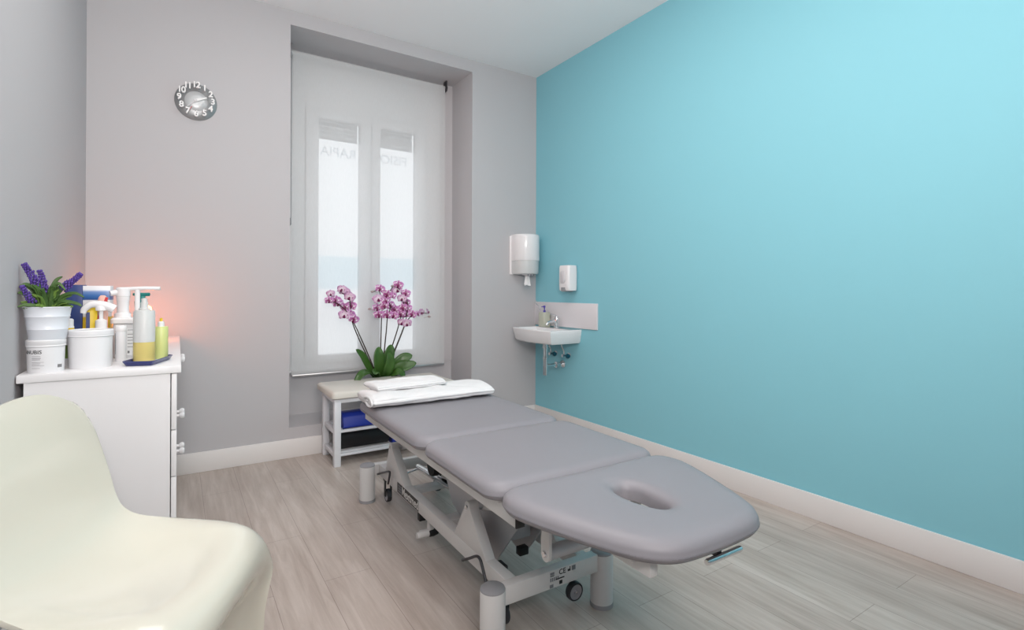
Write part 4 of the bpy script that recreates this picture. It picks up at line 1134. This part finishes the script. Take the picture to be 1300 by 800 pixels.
# (centre y, centre z, edge half width, edge y, edge z, roll) down the profile
prof = [
 (-0.290, 0.880, 0.190, -0.288, 0.802, 0.0), (-0.289, 0.872, 0.206, -0.285, 0.788, 0.0), (-0.285, 0.848, 0.222, -0.281, 0.766, 0.0),
 (-0.276, 0.785, 0.240, -0.272, 0.72, 0.0), (-0.262, 0.70, 0.252, -0.257, 0.65, 0.0), (-0.245, 0.61, 0.254, -0.240, 0.59, 0.0),
 (-0.222, 0.535, 0.249, -0.223, 0.540, 0.0), (-0.187, 0.47, 0.245, -0.197, 0.500, 0.003), (-0.125, 0.420, 0.252, -0.152, 0.476, 0.010), (-0.05, 0.398, 0.268, -0.07, 0.467, 0.024),
 (0.02, 0.396, 0.281, 0.010, 0.463, 0.038), (0.095, 0.403, 0.289, 0.070, 0.455, 0.052), (0.150, 0.411, 0.293, 0.115, 0.438, 0.060), (0.192, 0.406, 0.296, 0.155, 0.408, 0.054),
 (0.218, 0.382, 0.299, 0.186, 0.362, 0.034), (0.220, 0.345, 0.301, 0.204, 0.312, 0.016), (0.190, 0.300, 0.300, 0.212, 0.265, 0.006),
 (0.143, 0.24, 0.295, 0.208, 0.21, 0.0), (0.110, 0.16, 0.291, 0.198, 0.14, 0.0), (0.090, 0.07, 0.293, 0.194, 0.06, 0.0), (0.085, 0.0, 0.297, 0.194, 0.0, 0.0)]
P5 = []
pp = [prof[0]] + prof + [prof[-1]]
for i in range(1, len(pp) - 2):
    for j in range(4):
        t = j / 4; q = []
        for k in range(6):
            a, b, c, d = pp[i - 1][k], pp[i][k], pp[i + 1][k], pp[i + 2][k]
            q.append(0.5 * (2 * b + (c - a) * t + (2 * a - 5 * b + 4 * c - d) * t * t + (3 * b - a - 3 * c + d) * t ** 3))
        P5.append(q)
P5.append(list(prof[-1]))
bm = bmesh.new(); rows = []; NS = 44
for i, (cy, cz, w, ey, ez, ro) in enumerate(P5):
    row = []
    for j in range(NS + 1):
        u = -1 + 2 * j / NS
        f = abs(u) ** 2.2
        side = max(0.0, (abs(u) - 0.72) / 0.28)
        v = Vector((w * (u if abs(u) < 0.72 else math.copysign(0.72 + 0.28 * math.sin(side * PI / 2 * 0.9) / math.sin(PI / 2 * 0.9), u)),
                    cy + (ey - cy) * f, max(0.0, cz + (ez - cz) * f - ro * side ** 2)))
        row.append(bm.verts.new(v * CS))
    rows.append(row)
for a, b in zip(rows[:-1], rows[1:]):
    for j in range(NS): bm.faces.new((a[j], a[j + 1], b[j + 1], b[j]))
shell = from_bm('shell', bm, M['chair'], ch, angle=180)
md = shell.modifiers.new('thick', 'SOLIDIFY'); md.thickness = 0.011; md.offset = -1
md = shell.modifiers.new('bev', 'BEVEL'); md.width = 0.004; md.segments = 2; md.limit_method = 'ANGLE'; md.angle_limit = math.radians(60)

# ------------------------------------------------------------------ light
def area(name, loc, size, power, color=(1, 1, 1), aim=None, sy=None):
    d = bpy.data.lights.new(name, 'AREA'); d.energy = power; d.color = color; d.size = size
    if sy: d.shape = 'RECTANGLE'; d.size_y = sy
    o = bpy.data.objects.new(name, d); COL.objects.link(o); o.location = loc
    if aim is not None: o.rotation_euler = (Vector(aim) - Vector(loc)).to_track_quat('-Z', 'Y').to_euler()
    return o
WARM = (1.0, 0.945, 0.90)
area('ceiling_panel_light', (-1.85, -1.9, 3.17), 1.4, 25, WARM)
area('ceiling_panel_light', (-2.5, -4.6, 3.17), 1.4, 8, WARM)
area('ceiling_bounce_fill', (-2.65, -4.5, 1.9), 0.9, 91, WARM, aim=(-2.3, -2.9, 3.2))  # unseen fill light added behind the camera, softens the room via the ceiling
w = bpy.data.worlds.new('daylight'); sc.world = w; w.use_nodes = True
bg = w.node_tree.nodes['Background']; bg.inputs[0].default_value = (0.93, 0.97, 1.0, 1); bg.inputs[1].default_value = 1.28

# ------------------------------------------------------------------ camera (level, slight lens shift)
cd = bpy.data.cameras.new('camera'); cam = bpy.data.objects.new('camera', cd); COL.objects.link(cam)
yaw, pitch, roll = 0.572750209, 0.00215454, 0.00342746
F = Vector((math.sin(yaw) * math.cos(pitch), math.cos(yaw) * math.cos(pitch), math.sin(pitch)))
R0 = Vector((math.cos(yaw), -math.sin(yaw), 0)); U0 = R0.cross(F)
c, s = math.cos(roll), math.sin(roll); R = R0 * c + U0 * s; U = -R0 * s + U0 * c
cam.matrix_world = Matrix(((R.x, U.x, -F.x, -2.83060901), (R.y, U.y, -F.y, -3.97763036), (R.z, U.z, -F.z, 1.19811796), (0, 0, 0, 1)))
cd.sensor_width = 36.0; cd.lens = 659.14673 / 1300 * 36.0
cd.shift_y = -(400 - 367.671622) / 1300
cd.clip_start = 0.02
sc.camera = cam
sc.view_settings.view_transform = 'Standard'
sc.view_settings.look = 'None'
sc.view_settings.exposure = 0.0
